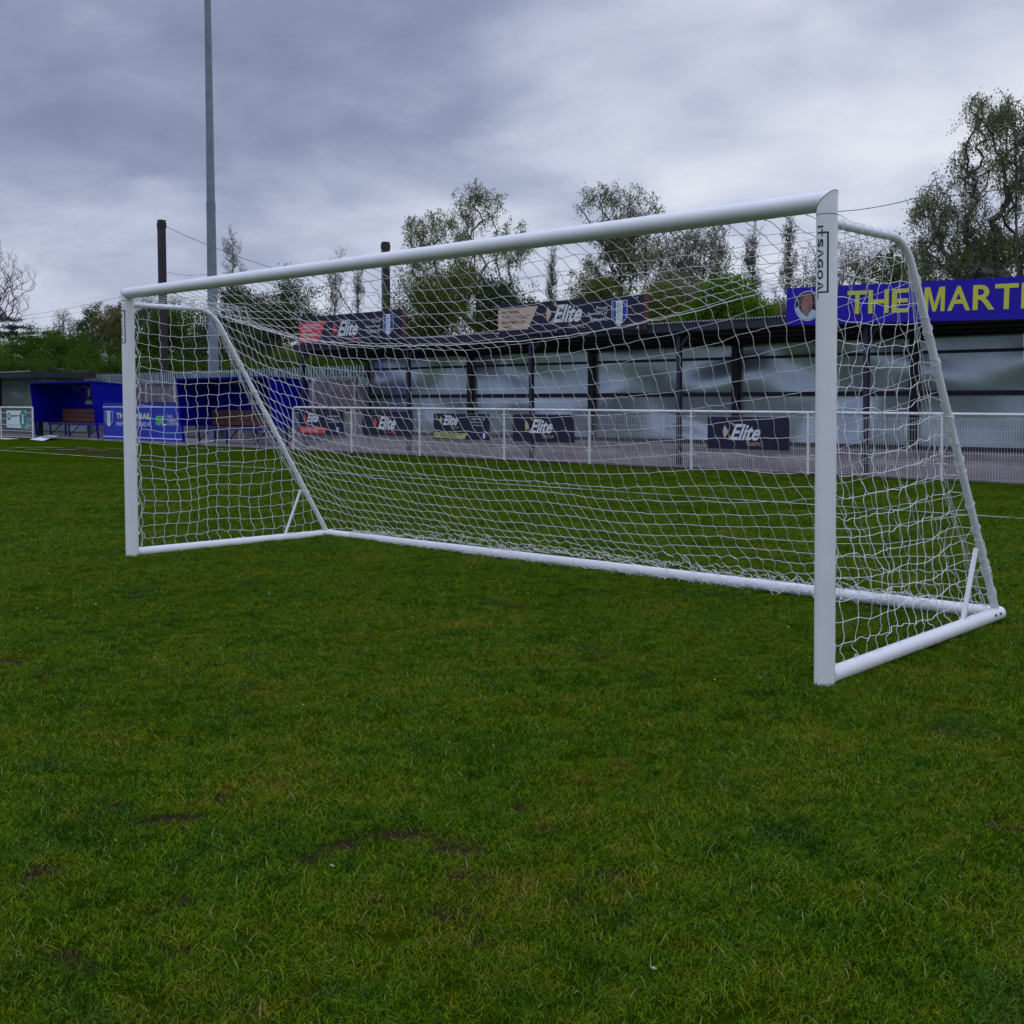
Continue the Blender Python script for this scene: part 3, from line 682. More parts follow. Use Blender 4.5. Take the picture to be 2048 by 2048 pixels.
# round portrait print
pc = (at(1615, 605, SY)[0], 3.185); pr = .295
circ = lambda r, d, n=36: [(pc[0]+r*math.cos(2*math.pi*k/n), SY-d, pc[1]+r*math.sin(2*math.pi*k/n)) for k in range(n)]
po = MB().poly(circ(pr, .004)).build('portrait_ring', 'signwhite', t)
MB().poly(circ(pr-.014, .007)).build('portrait_ground', 'black', po)
def pp(pts, d): return [(pc[0]+a*pr, SY-d, pc[1]+b*pr) for a, b in pts]
MB().poly(pp([(-.93, -.12), (-.72, -.02), (-.45, -.45), (-.1, -.62), (.1, -.5), (.35, -.22), (.62, -.34), (.90, -.42), (.75, -.62), (.5, -.8), (.1, -.94), (-.3, -.9), (-.65, -.7), (-.88, -.4)], .010)).build('portrait_shirt', 'shirt', po)
MB().poly(pp([(-.5, -.1), (-.42, -.4), (-.2, -.62), (-.05, -.75), (.1, -.55), (.12, -.3), (0, -.1)], .013)).build('portrait_neck', 'skin', po)
MB().poly(pp([(-.62, .5), (-.45, .78), (-.1, .88), (.2, .8), (.36, .6), (.36, .4), (.42, .2), (.40, .02), (.34, -.1), (.32, -.22), (.15, -.38), (-.1, -.42), (-.35, -.3), (-.5, -.05), (-.62, .2)], .016)).build('portrait_face', 'skin', po)
MB().poly(pp([(-.66, .2), (-.64, .55), (-.45, .82), (-.05, .93), (.28, .82), (.3, .72), (-.05, .74), (-.3, .62), (-.42, .35), (-.5, .05)], .019)).build('portrait_hair', 'hair', po)
MB().poly(pp([(-.15, .38), (.02, .42), (.12, .37), (.0, .33)], .020)).poly(pp([(.22, .38), (.32, .41), (.36, .36), (.28, .33)], .020)).poly(pp([(.02, -.08), (.28, -.05), (.3, -.1), (.05, -.14)], .020)).poly(pp([(.16, .12), (.3, .1), (.3, .05), (.2, .04)], .020)).build('portrait_features', 'hair', po)

# railing banners
BY = RY-.055
t = board('railing_banner', -21.72, .49, -19.6, 1.14, BY, 'dark railing banner with a red lower strip, first from the railing corner', 'banner', th=.006, group='banners tied to the mesh railing')
elite(t, -21.33, .83, .26, BY-.005, 'red')
MB().poly([(-21.70, BY-.004, .52), (-20.48, BY-.004, .51), (-20.38, BY-.004, .68), (-21.70, BY-.004, .71)]).build('red_strip', 'red', t)
words(t, 'signwhite', [('YOUR COMPLETE RAILWAY', -21.6, .62, -20.72, .66), ('RECRUITMENT SERVICE', -21.5, .56, -20.8, .60), ('01302 985018', -20.35, .98, -19.8, 1.03), ('info@elitegroup.uk', -20.4, .9, -19.76, .94), ('www.elitegroup.uk', -20.4, .82, -19.8, .86)], BY-.008)
crest(t, -19.95, .56, -19.78, .70, BY-.005, glyph=False)
t = board('railing_banner', -18.75, .51, -16.62, 1.15, BY, 'plain dark railing banner with a red diamond beside white lettering', 'banner', th=.006, group='banners tied to the mesh railing')
elite(t, -18.06, .68, .34, BY-.005, 'red', 'RAIL', 'red')
t = board('railing_banner', -15.78, .47, -13.72, 1.12, BY, 'dark railing banner with an olive lower strip and a phone number', 'banner', th=.006, group='banners tied to the mesh railing')
elite(t, -15.41, .82, .25, BY-.005, 'olive', 'GROUP', 'olive')
MB().poly([(-15.77, BY-.004, .50), (-14.62, BY-.004, .48), (-14.5, BY-.004, .62), (-15.77, BY-.004, .64)]).build('olive_strip', 'olive', t)
words(t, 'darktext', [('SAFE WORKING PRACTICES IN ALL ENVIRONMENTS', -15.7, .575, -14.7, .61), ('FOR PEOPLE', -15.5, .52, -14.95, .555)], BY-.008)
words(t, 'signwhite', [('02081 631 235', -14.35, .96, -13.87, 1.01), ('hello@elitegroup.uk', -14.38, .885, -13.92, .925), ('www.elitegroup.uk', -14.36, .81, -13.92, .85)], BY-.006)
crest(t, -13.98, .50, -13.82, .64, BY-.005, glyph=False)
t = board('railing_banner', -12.9, .47, -10.92, 1.12, BY, 'dark railing banner with an olive diamond beside white lettering', 'banner', th=.006, group='banners tied to the mesh railing')
elite(t, -12.32, .67, .33, BY-.005, 'olive', 'GROUP', 'olive')
t = board('railing_banner', -7.2, .45, -5.25, 1.10, BY, 'dark railing banner with a beige diamond, nearest the goal post', 'banner', th=.006, group='banners tied to the mesh railing')
elite(t, -6.64, .63, .33, BY-.005, 'beige', 'TRAFFIC', 'beige')

# banner between dugouts
BX0, BX1, B2 = -34.9, -29.2, 14.72
t = thing('dugout_banner', ((BX0+BX1)/2, B2, 0), 'large blue banner board with pale lettering between the two dugouts', 'banner')
MB().box((BX0, B2, .02), (BX1, B2+.04, 1.36)).build('panel', 'bluesign2', t)
MB().box((BX0, B2-.006, 1.22), (BX1, B2-.001, 1.25)).box((BX0, B2-.006, .13), (BX1, B2-.001, .16)).build('white_trim', 'signwhite', t)
MB().box((BX0, B2-.002, 1.361), (BX1, B2+.045, 1.40)).build('top_trim', 'black', t)
fx = lambda p: at(p, 850, B2)[0]
mb = MB(); mb.text('THE SL2 RAIL', fx(233.5), .80, fx(303), 1.02, B2-.006, .03); mb.build('lettering', 'paleyellow', t)
mb = MB(); mb.text('HOME OF RETFORD FC', fx(233.5), .55, fx(303), .70, B2-.006, .01); mb.build('lettering', 'signwhite', t)
mb = MB(); mb.text('S', fx(311.5), .60, fx(324), .94, B2-.006, .06); mb.text('2', fx(328), .80, fx(333), .93, B2-.006, .0); mb.build('lettering', 'limegrn', t)
mb = MB(); mb.text('L', fx(324.5), .60, fx(333), .94, B2-.008, .02); mb.box((fx(334.6), B2-.008, .6), (fx(335), B2-.005, 1.02))
mb.build('lettering', 'signwhite', t); mb = MB(); mb.text('RETAIL', fx(337), .86, fx(346), .96, B2-.006, .01); mb.text('LEISURE &', fx(337), .73, fx(352), .83, B2-.006, .01); mb.text('CONSTRUCTION', fx(337), .61, fx(357.5), .71, B2-.006, .01); mb.build('small_lettering', 'signwhite', t)
crest(t, fx(210.5), .50, fx(226), 1.08, B2-.006)
# green banner on the barred railing
t = thing('railing_banner', (-39.3, 13.4, .4), 'white banner with green oval end tied to the barred railing', 'banner')
MB().box((-40.27, 13.39, .42), (-38.45, 13.396, 1.09)).build('panel', 'signwhite', t)
mb = MB(); mb.poly([(-38.72+.33*math.cos(a), 13.386, .755+.36*math.sin(a)) for a in [2*math.pi*k/28 for k in range(28)]]); mb.poly([(-40.03+.16*math.cos(a), 13.386, .86+.155*math.sin(a)) for a in [2*math.pi*k/20 for k in range(20)]])
mb.text('green', -39.8, .80, -39.35, .92, 13.386, .03); mb.build('green_print', 'grn', t)
mb = MB(); mb.text('g', -40.1, .80, -39.96, .94, 13.382, .04); mb.build('lettering', 'signwhite', t)
crest(t, -38.9, .55, -38.55, .93, 13.38, glyph=False)
words(t, 'bluesign2', [('energy', -39.32, .84, -39.0, .92), ('www.green.co.uk', -40.1, .50, -39.1, .55)], 13.386)

# ------------------------------------------------------------------ covered stand
st = thing('covered_stand', (-8, 16, 0), 'long low covered stand with galvanised back wall behind the white railing', 'stand')
X0, X1 = -22.75, 8.0
FY, WY = 14.95, 17.42
fc = [-22.5, -17.6, -12.95, -8.45, -3.97, .55, 5.0]
for x in fc:
    o = MB().box((x-.047, FY-.047, -.02), (x+.047, FY+.047, 2.98)).build('front_column', 'navysteel', st)
    MB().bar((x+.05, FY, 2.62), (x+.36, FY, 2.95), .05, .05).build('knee_brace', 'navysteel', o)
for x in [-22.5, -17.75, -13.1, -8.6, -4.15, .35, 4.85]:
    MB().box((x-.09, WY-.12, .0), (x+.09, WY-.005, 2.74)).build('back_column', 'blacksteel', st)
for z, h in ((.43, .05), (1.57, .05), (2.42, .03)):
    MB().box((X0+.45, WY-.07, z-h), (X1, WY-.004, z+h)).build('wall_rail', 'blacksteel', st)
for a, b in zip([-22.3, -20.1, -17.75, -15.4, -13.1, -10.8, -8.6, -6.4, -4.15, -1.9, .35, 2.6, 4.85], [-20.1, -17.75, -15.4, -13.1, -10.8, -8.6, -6.4, -4.15, -1.9, .35, 2.6, 4.85, 7.9]):
    MB().box((a+.006, WY, .40), (b-.006, WY+.02, 2.86)).build('wall_sheet', 'clad', st)
# roof: corrugated sheets, fascia, purlins
nr = 1600; V = []; F = []
for k in range(nr+1):
    x = X0+(X1-X0)*k/nr; d = .016*(1 if (k//2) % 2 else -1)
    V += [(x, 14.76, 3.125+d), (x, 17.75, 2.84+d), (x, 14.76, 3.12+d-.004), (x, 17.75, 2.835+d)]
for k in range(nr):
    o = 4*k; F += [(o, o+4, o+5, o+1), (o+2, o+3, o+7, o+6), (o, o+2, o+6, o+4)]
quads('roof_sheet', np.array(V), np.array(F), 'roofsheet', st)
MB().box((X0, 14.79, 2.93), (X1, 14.85, 3.09)).build('fascia', 'navysteel', st)
mb = MB()
for y in (15.3, 15.9, 16.5, 17.1): mb.box((X0+.02, y-.04, 3.09-(y-14.62)*.091-.15), (X1-.02, y+.04, 3.09-(y-14.62)*.091))
mb.build('purlin', 'underroof', st)
mb = MB()
for x in fc: mb.prism([(x-.05, 14.86, 2.84), (x+.05, 14.86, 2.84), (x+.05, 17.4, 2.66), (x-.05, 17.4, 2.66)], [(x-.05, 14.86, 2.94), (x+.05, 14.86, 2.94), (x+.05, 17.4, 2.74), (x-.05, 17.4, 2.74)])
mb.build('rafter', 'underroof', st)
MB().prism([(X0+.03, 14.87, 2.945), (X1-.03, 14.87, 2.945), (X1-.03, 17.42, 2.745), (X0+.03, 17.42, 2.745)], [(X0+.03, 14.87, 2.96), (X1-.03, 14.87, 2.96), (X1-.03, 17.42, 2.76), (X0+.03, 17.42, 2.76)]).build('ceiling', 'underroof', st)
# left stand
ls = thing('covered_stand', (-46, 15.5, 0), 'low grey-walled covered stand at the far left beyond the first dugout', 'stand')
MB().prism([(-62, 14.6, 2.44), (-40.9, 14.6, 2.44), (-40.9, 17.3, 2.4), (-62, 17.3, 2.4)], [(-62, 14.6, 2.66), (-40.9, 14.6, 2.66), (-40.9, 17.3, 2.62), (-62, 17.3, 2.62)]).build('roof', 'blacksteel', ls)
MB().box((-62, 14.56, 2.64), (-40.88, 14.597, 2.69)).build('fascia', 'roofsheet', ls)
for x in (-58, -53, -45.1, -41.05): MB().box((x-.1, 14.9, 0), (x+.1, 15.1, 2.43)).build('front_column', 'blacksteel', ls)
MB().box((-62, 16.98, .15), (-41.2, 17.02, 2.39)).build('back_wall', 'clad', ls)
MB().box((-44.0, 16.93, 1.65), (-42.6, 16.96, 2.3)).build('wall_poster', 'palis', ls)
MB().text('green', -43.8, 1.9, -43.0, 2.1, 16.925, .03).build('lettering', 'grn', ls)

# ------------------------------------------------------------------ dugouts
def dugout(x0, x1, label, word):
    d = thing('dugout', ((x0+x1)/2, 15.3, 0), label, 'dugout', 'blue team dugouts')
    yt, yb_, yk = 14.48, 14.70, 15.86; zt, zk = 2.18, 2.06
    for x, n in ((x0, 0), (x1, 1)):
        MB().prism([(x-.02, yb_-.14, .62), (x-.02, yk, .55), (x-.02, yk, zk-.03), (x-.02, yt+.02, zt-.03)], [(x+.02, yb_-.14, .62), (x+.02, yk, .55), (x+.02, yk, zk-.03), (x+.02, yt+.02, zt-.03)]).build('side_panel', 'blue', d)
        MB().bar((x, yt, zt-.02), (x, yb_, .0), .06, .06).build('front_leg', 'blue', d)
        MB().box((x-.03, yk-.03, .0), (x+.03, yk+.03, zk-.04)).build('rear_leg', 'bluesteel', d)
    MB().prism([(x0-.06, yt-.03, zt-.03), (x1+.06, yt-.03, zt-.03), (x1+.06, yk+.05, zk-.03), (x0-.06, yk+.05, zk-.03)], [(x0-.06, yt-.03, zt+.02), (x1+.06, yt-.03, zt+.02), (x1+.06, yk+.05, zk+.02), (x0-.06, yk+.05, zk+.02)]).build('roof', 'blue', d)
    MB().box((x0, yk-.02, .55), (x1, yk+.02, zk-.04)).build('back_panel', 'blue', d)
    for x in (x0+.5*(x1-x0), ): MB().bar((x, yt+.15, zt-.1), (x+.0, yk-.06, zk-.55), .04, .04).build('roof_strut', 'bluesteel', d)
    xs = x0+.42*(x1-x0); MB().bar((xs, 15.2, 2.06), (xs+1.75, 15.7, 1.0), .05, .05).build('diagonal_brace', 'blacksteel', d)
    cx0 = at(172.5 if word == 'HOME' else 497, 790, yk)[0]
    p = MB().box((cx0, yk-.05, 1.28), (cx0+.68, yk-.035, 1.99)).build('name_plate', 'bluesign', d)
    crest(p, cx0+.2, 1.52, cx0+.48, 1.94, yk-.056, glyph=False)
    MB().text(word, cx0+.06, 1.32, cx0+.62, 1.47, yk-.056, .02).build('lettering', 'paleyellow', p)
    b = thing('team_bench', ((x0+x1)/2, 15.6, 0), label.split(' dugout')[0].replace('blue', 'long brown slatted')+' bench inside its blue dugout', 'bench', 'dugout benches')
    b['label'] = ('long brown slatted bench inside the dugout nearer the pitch-side mesh railing' if word == 'AWAY' else 'long brown slatted bench inside the far left dugout')
    bx0, bx1 = x0+.08, x1-.1
    for k in range(4): MB().box((bx0, 15.15+.125*k, .56), (bx1, 15.15+.125*k+.105, .595)).build('seat_slat', 'bench', b)
    for k in range(3): MB().box((bx0, 15.70, .63+.175*k), (bx1, 15.735, .63+.175*k+.155)).build('back_slat', 'bench', b)
    MB().box((bx0, 15.10, .50), (bx1, 15.14, .577)).build('seat_frame', 'bluesteel', b)
    for k in range(4):
        x = bx0+.05+(bx1-bx0-.1)*k/3; MB().box((x-.025, 15.16, .0), (x+.025, 15.21, .555)).build('leg', 'bluesteel', b)
        MB().bar((x, 15.18, .08), (x, 15.66, .54), .03, .03).build('leg_brace', 'bluesteel', b)
    return d
dugout(-40.6, -35.25, 'blue dugout at the far left beside the barred railing', 'HOME')
dugout(-29.05, -23.6, 'blue dugout right of the blue banner behind the netting', 'AWAY')
# bits behind / under the dugouts
for x, w_, l_ in ((-38.9, 1.5, 'pale concrete block lying behind the far left dugout bench'), (-27.2, 2.6, 'long pale concrete block behind the bench of the nearer dugout')):
    t = MB().box((x, 16.35, .03), (x+w_, 16.6, .42)).build('concrete_block', 'blockw', bevel=.02); tag(t, l_, 'block')
t = MB().box((-37.6, 16.3, .03), (-36.2, 16.62, .40)).box((-37.5, 16.28, .401), (-36.3, 16.64, .44)).build('equipment_crate', 'blacksteel', bevel=.02); tag(t, 'black crate on the ground behind the far left dugout', 'crate')
# fallen boards
fb = thing('fallen_board', (-37.6, 13.2, 0), 'white and teal board lying flat on grass by the railing end', 'board')
a, b_, c, d_ = gnd(56, 880), gnd(80, 882.5), gnd(116, 873), gnd(97, 871)
a, b_, c, d_ = [np.array(p) for p in (gnd(60, 879.5, .02), gnd(86, 882, .02), at(116, 873.3, 14.1), at(99, 871.3, 14.1))]
MB().prism([a, b_, c, d_], [p+np.array([0, 0, .02]) for p in (a, b_, c, d_)]).build('panel', 'signwhite', fb)
k_ = lambda s, t_: a+(b_-a)*s+(d_-a)*t_+np.array([0, 0, .026])
MB().poly([k_(.15, .45), k_(.85, .45), k_(.85, .8), k_(.15, .8)]).build('green_print', 'palis', fb)
t = MB().prism([(-39.5, 12.6, .005), (-38.2, 12.55, .005), (-38.1, 12.95, .02), (-39.4, 12.95, .02)], [(-39.5, 12.6, .03), (-38.2, 12.55, .03), (-38.1, 12.95, .045), (-39.4, 12.95, .045)]).build('fallen_board', 'blockw'); tag(t, 'small grey board flat on the grass left of the larger one', 'board')

# ------------------------------------------------------------------ fences behind
pf = thing('palisade_fence', (-33, 17.5, 0), 'grey-green steel palisade fence behind the dugouts', 'fence')
mb = MB(); x = -62
while x < -16.5:
    z = 2.58+random.uniform(-.01, .01); mb.box((x-.034, 17.5, .05), (x+.034, 17.515, z-.06)); mb.prism([(x-.034, 17.5, z-.059), (x+.034, 17.5, z-.059), (x+.034, 17.515, z-.059), (x-.034, 17.515, z-.059)], [(x-.006, 17.5, z), (x+.006, 17.5, z), (x+.006, 17.515, z), (x-.006, 17.515, z)]); x += .155
mb.build('pales', 'palis', pf)
for z in (.35, 2.2): MB().box((-62, 17.518, z-.03), (-16.5, 17.56, z+.03)).build('rail', 'palis', pf)
for k in range(17): MB().box((-61+2.75*k-.06, 17.565, 0), (-61+2.75*k+.06, 17.64, 2.5)).build('fence_post', 'palis', pf)
tf_ = thing('timber_fence', (-33, 17.05, 0), 'weathered timber panel fence with concrete posts behind the dugouts', 'fence')
k = 0
for k in range(-5, 7):
    x = -36.0+2.22*k
    if x < -41.1: continue
    MB().box((x-.06, 16.98, 0), (x+.06, 17.1, 2.16)).build('concrete_post', 'concpost', tf_)
    if x < -22:
        nj = 15 if x < -22.8 else 4; xe = x+.065+nj*.1393
        mb = MB()
        for j in range(nj): mb.box((x+.065+j*.1393, 17.03+.008*(j % 2), .12), (x+.065+j*.1393+.136, 17.05+.008*(j % 2), 2.08+random.uniform(-.012, .012)))
        mb.box((x+.065, 17.0, 1.15), (xe, 17.028, 1.22)).box((x+.065, 16.995, 2.085), (xe, 17.06, 2.115)); mb.build('fence_panel', 'timber', tf_)
x0, x1 = at(715, 765, 16.9)[0], at(735, 765, 16.9)[0]
t = board('exit_sign', x0, 1.92, x1, 2.14, 16.93, 'small pale green exit sign fixed to the timber fence', m='signwhite', th=.01)
MB().text('EXIT', x0+.05, 1.96, x1-.05, 2.10, 16.925, .01).build('lettering', 'grn', t)

# ------------------------------------------------------------------ floodlight mast, rail masts, wires
fm = thing('floodlight_mast', (-30.45, 16.75, 0), 'tall grey galvanised floodlight mast rising behind the nearer dugout', 'floodlight mast')
bx, by = at(427, 738, 16.75)[0], 16.75
zj = at(420, 408, 16.75)[2]
MB().tube([(bx, by, 0), (bx, by, zj)], [.200, .155], 20).build('lower_shaft', 'galv', fm, True)
MB().tube([(bx, by, zj+.002), (bx, by, 19)], [.146, .098], 20).build('upper_shaft', 'galv', fm, True)
MB().tube([(bx, by, zj-.25), (bx, by, zj+.05)], .162, 20).build('collar', 'galv', fm, True)
MB().box((bx-.03, by-.22, 3.15), (bx+.07, by-.195, 3.22)).build('number_plate', 'signwhite', fm)
def mast(px, pyt, y, wid, label, m1, m2):
    p = at(px, pyt, y); x, z = p[0], p[2]
    t = thing('rail_mast', (x, y, 0), label, 'mast')
    h = wid/2
    MB().box((x-h, y-h, 0), (x+h*.0-.002, y+h, z-.35)).build('mast_flange', m2, t)
    MB().box((x, y-h*1.05, 0), (x+h, y+h*.9, z-.35)).build('mast_web', m1, t)
    MB().box((x-h*1.08, y-h*1.1, z-.348), (x+h*1.08, y+h*1.1, z-.12)).box((x-h*.9, y-h, z-.118), (x+h*.9, y+h, z)).build('mast_cap', m1, t)
    return p
mp1 = mast(323, 440, 20, .27, 'brown-black steel railway mast left of the floodlight mast', 'mast', 'mast')
mp2 = mast(771, 484, 30, .30, 'shorter grey and black railway mast behind the first roof sign', 'mast', 'mastlight')
def wire(pts, r, label):
    P_ = []
    for (a, b) in zip(pts[:-1], pts[1:]):
        a, b = np.array(a), np.array(b)
        for t_ in np.linspace(0, 1, 12)[:-1]: P_.append(a*(1-t_)+b*t_+np.array([0, 0, -.10*4*t_*(1-t_)]))
    P_.append(np.array(pts[-1])); o = strands('overhead_wire', [P_], r, 'wire'); tag(o, label, 'wire')
def A(px, py, y): return tuple(at(px, py, y))
wire([A(333, 454, 20.3), A(560, 541, 24), A(640, 668, 22)], .010, 'thin cable running down to the right from the brown mast top')
wire([A(333, 544, 20.3), A(411, 548, 21), A(757, 586, 29.6)], .008, 'lower thin cable between the two railway masts')
wire([A(-40, 648, 26), A(54, 630, 26), A(241, 593, 26), A(700, 533, 27)], .011, 'upper of the two thin wires sloping up at far left')
wire([A(-40, 651, 28), A(56, 637, 28), A(200, 616, 28), A(757, 560, 29.6)], .009, 'lower of the two thin wires sloping up at far left')
wire([A(700, 533, 27), A(1640, 424, 27), A(1829, 397, 27), A(2120, 355, 27)], .015, 'dark wire crossing the sky right of the near goal post')
for k, (y0, y1) in enumerate(((585, 560), (600, 585), (560, 520))):
    wire([A(785, y0, 29.6), A(1300, (y0+y1)/2, 29), A(2100, y1-40, 28)], .009, ['middle', 'lowest', 'highest'][k]+' of three faint overhead wires behind the roof signs')
wire([A(655, 540, 25), A(702, 622, 24), A(725, 660, 23)], .022, 'short dark diagonal stay behind the red-panelled roof sign')

# ------------------------------------------------------------------ trees
def leaves_mesh(name, cen, size, m, parent, droop=0., seed=0):
    g = np.random.default_rng(seed); n = len(cen)
    a = g.normal(size=(n, 3)); a[:, 2] -= droop*1.2; a /= np.linalg.norm(a, axis=1)[:, None]
    b = g.normal(size=(n, 3)); b -= a*(a*b).sum(1)[:, None]; b /= np.linalg.norm(b, axis=1)[:, None]
    s = size*g.uniform(.6, 1.35, n)[:, None]
    V = np.stack([cen-a*s*.5, cen+b*s*.30, cen+a*s*.5, cen-b*s*.30], 1).reshape(-1, 3)
    F = np.arange(4*n).reshape(-1, 4)
    return quads(name, V, F, m, parent, attr=g.uniform(0, 1, n))
def tree(px_base, Y, blobs, label, cat='tree', name='tree', tips=300, leaves=6000, size=.1, lm='lf_birch', bm='bark', droop=0., spread=.35, group=None, trunk_r=1., bare=False, seed=1, zfloor=.3, clus=40, base_pt=None, flat=1.0, lean=0., strand=0):
    g = np.random.default_rng(seed)
    bl = []
    for (x, y, rx, ry) in blobs:
        c = at(x, y, Y); dep = (c-CP)@_f; k = dep/FPX; bl.append((c, rx*k, ry*k))
    base = np.array(base_pt) if base_pt is not None else at(px_base, 790, Y); base = np.array([base[0], base[1], 0.])
    vol = np.array([b[1]*b[1]*b[2] for b in bl])**.7; vol /= vol.sum()
    # cluster centres, biased to the outside, then tips round them
    cc = []
    for _ in range(clus):
        c, r, h = bl[g.choice(len(bl), p=vol)]; d = g.normal(size=3); d /= np.linalg.norm(d); q = g.uniform(.25, .92)**.5
        cc.append(c+d*q*np.array([r, r, h]))
    cc = np.array(cc); sc_ = np.mean([b[1] for b in bl])*spread
    T = cc[g.integers(0, clus, tips)]+g.normal(size=(tips, 3))*sc_*np.array([1, 1, .75*flat])
    T = T[T[:, 2] > zfloor]
    top = max(b[0][2]+b[2]*.55 for b in bl); cx0 = np.average([b[0][:2] for b in bl], axis=0, weights=vol)
    nodes = []; par = []
    ns = 14
    for i in range(ns+1):
        t = i/ns; p = base.copy(); p[:2] = base[:2]*(1-t**1.3)+(base[:2]*(1-.55)+cx0*.55)*t**1.3+g.normal(size=2)*.022*top/8*(i > 0); p[2] = top*t*.93
        nodes.append(p); par.append(i-1)
    lowz = min(b[0][2]-b[2] for b in bl)
    order = np.argsort(np.linalg.norm((T-np.array([cx0[0], cx0[1], lowz])), axis=1))
    segs = []; nodes = list(nodes); tipn = []
    arr = np.zeros((ns+1+len(T)*4, 3)); arr[:ns+1] = nodes; cnt = ns+1
    for ti in order:
        tp = T[ti]; Nn = arr[:cnt]; dv = tp-Nn; dist = np.linalg.norm(dv, axis=1)
        cost = dist+np.maximum(0, Nn[:, 2]-tp[2]+.55*dist)*2.4+(Nn[:, 2] < lowz*.6)*3
        j = int(np.argmin(cost)); p0 = Nn[j].copy(); L0 = dist[j]; prev = j
        for s in (.34, .67, 1.0):
            q = p0+(tp-p0)*s; q = q+g.normal(size=3)*.03*L0*(s < 1); q[2] += (.08 if droop <= 0 else .06)*L0*math.sin(math.pi*s)*.7
            arr[cnt] = q; par.append(prev); prev = cnt; cnt += 1
        tipn.append(prev)
    Nn = arr[:cnt]; wgt = np.zeros(cnt); 
    for t_ in tipn: wgt[t_] += 1
    for i in range(cnt-1, 0, -1):
        if par[i] >= 0: wgt[par[i]] += wgt[i]
    rad = np.minimum(.004+.0050*trunk_r*np.maximum(wgt, .5)**.50, .35)
    V = []; F = []; 
    for i in range(1, cnt):
        a, b = Nn[par[i]], Nn[i]; d = b-a; l = np.linalg.norm(d)
        if l < 1e-4: continue
        d /= l; rf = np.array([0, 0, 1.]) if abs(d[2]) < .9 else np.array([0, 1., 0]); u = np.cross(d, rf); u /= np.linalg.norm(u); v = np.cross(d, u)
        n = 6 if rad[i] > .03 else 3; ra, rb = min(rad[par[i]], rad[i]*1.5), rad[i]
        if n == 3: n = 4
        o = len(V)
        for (c, r) in ((a, ra), (b, rb)):
            for k in range(n): V.append(c+(u*math.cos(6.2832*k/n)+v*math.sin(6.2832*k/n))*r)
        for k in range(n): F.append((o+k, o+(k+1) % n, o+n+(k+1) % n, o+n+k))
    t = thing(name, tuple(base), label, cat, group)
    tips_p = Nn[tipn]
    if strand:                                # fine hanging or rising twigs
        extra = []
        for p in tips_p:
            for _ in range(strand):
                d = g.normal(size=3)*.30; d[2] = (-.9 if droop > 0 else (1.1 if droop < 0 else .75))*g.uniform(.5, 1.1); ln = g.uniform(.35, .9)*(.85 if droop > 0 else .7)
                q = [p, p+d*ln*.45+g.normal(size=3)*.03, p+d*ln*1.0]; extra.append(q)
        for q in extra:
            for a, b in zip(q[:-1], q[1:]):
                o = len(V); r = .004
                for c in (a, b): V += [c+np.array([r, 0, 0]), c+np.array([-r*.5, r*.87, 0]), c+np.array([-r*.5, -r*.87, 0])]
                F += [(o, o+1, o+4, o+3), (o+1, o+2, o+5, o+4), (o+2, o, o+3, o+5)]
        E_ = np.array([q for q in extra])
    quads('trunk', np.array(V), np.array(F), bm, t, smooth=True)
    if not bare:
        if strand:
            idx = g.integers(0, len(E_), leaves); s = g.uniform(.1, 1.1, leaves)[:, None]
            cen = E_[idx, 0]+(E_[idx, 2]-E_[idx, 0])*s+g.normal(size=(leaves, 3))*.07
        else:
            idx = g.integers(0, len(tips_p), leaves); cen = tips_p[idx]+g.normal(size=(leaves, 3))*sc_*.42*np.array([1, 1, flat])
        cen = cen[cen[:, 2] > .2]
        leaves_mesh('crown', cen, size, lm, t, droop, seed)
    return t
GT = 'trees beyond the ground'
tree(2045, 24, [(1975,222,56,52),(2045,228,60,66),(1950,320,55,60),(2035,330,60,80),(1885,400,55,50),(1965,430,70,60),(1862,470,45,50),(1930,520,70,45),(2040,500,70,70),(1850,540,40,35),(2120,330,70,120),(2110,480,70,80)],
     'tall birch with drooping twigs at the right edge of the view', tips=1200, leaves=40000, size=.056, lm='lf_birch', bm='birchbark', droop=.8, spread=.22, seed=11, clus=150, strand=3, zfloor=2.5, name='birch_tree', group=GT)
tree(962, 33, [(870,455,62,55),(930,415,40,40),(990,405,48,60),(1030,480,34,50),(960,530,75,70),(1043,580,14,60),(850,530,35,60),(905,560,50,60)],
     'broad two-topped birch behind the gap between the first two roof signs', tips=900, leaves=22000, size=.085, lm='lf_birch', bm='birchbark', droop=.8, spread=.25, seed=5, clus=90, strand=3, name='birch_tree', group=GT)
tree(1240, 35, [(1215,405,45,32),(1285,405,34,42),(1240,450,60,50),(1235,520,60,60),(1180,545,32,50),(1300,520,45,60)],
     'birch with a rounded top rising above the middle of the crossbar', tips=800, leaves=17000, size=.085, lm='lf_birch', bm='bark', droop=.6, spread=.27, seed=8, clus=80, strand=3, name='birch_tree', group=GT)
tree(1340, 37, [(1345,520,48,70),(1395,530,45,70)], 'twiggy brown budding tree between the round-topped birch and the poplars', tips=520, leaves=9500, size=.085, lm='lf_bud', droop=0, spread=.4, seed=9, clus=60, strand=3, group=GT)
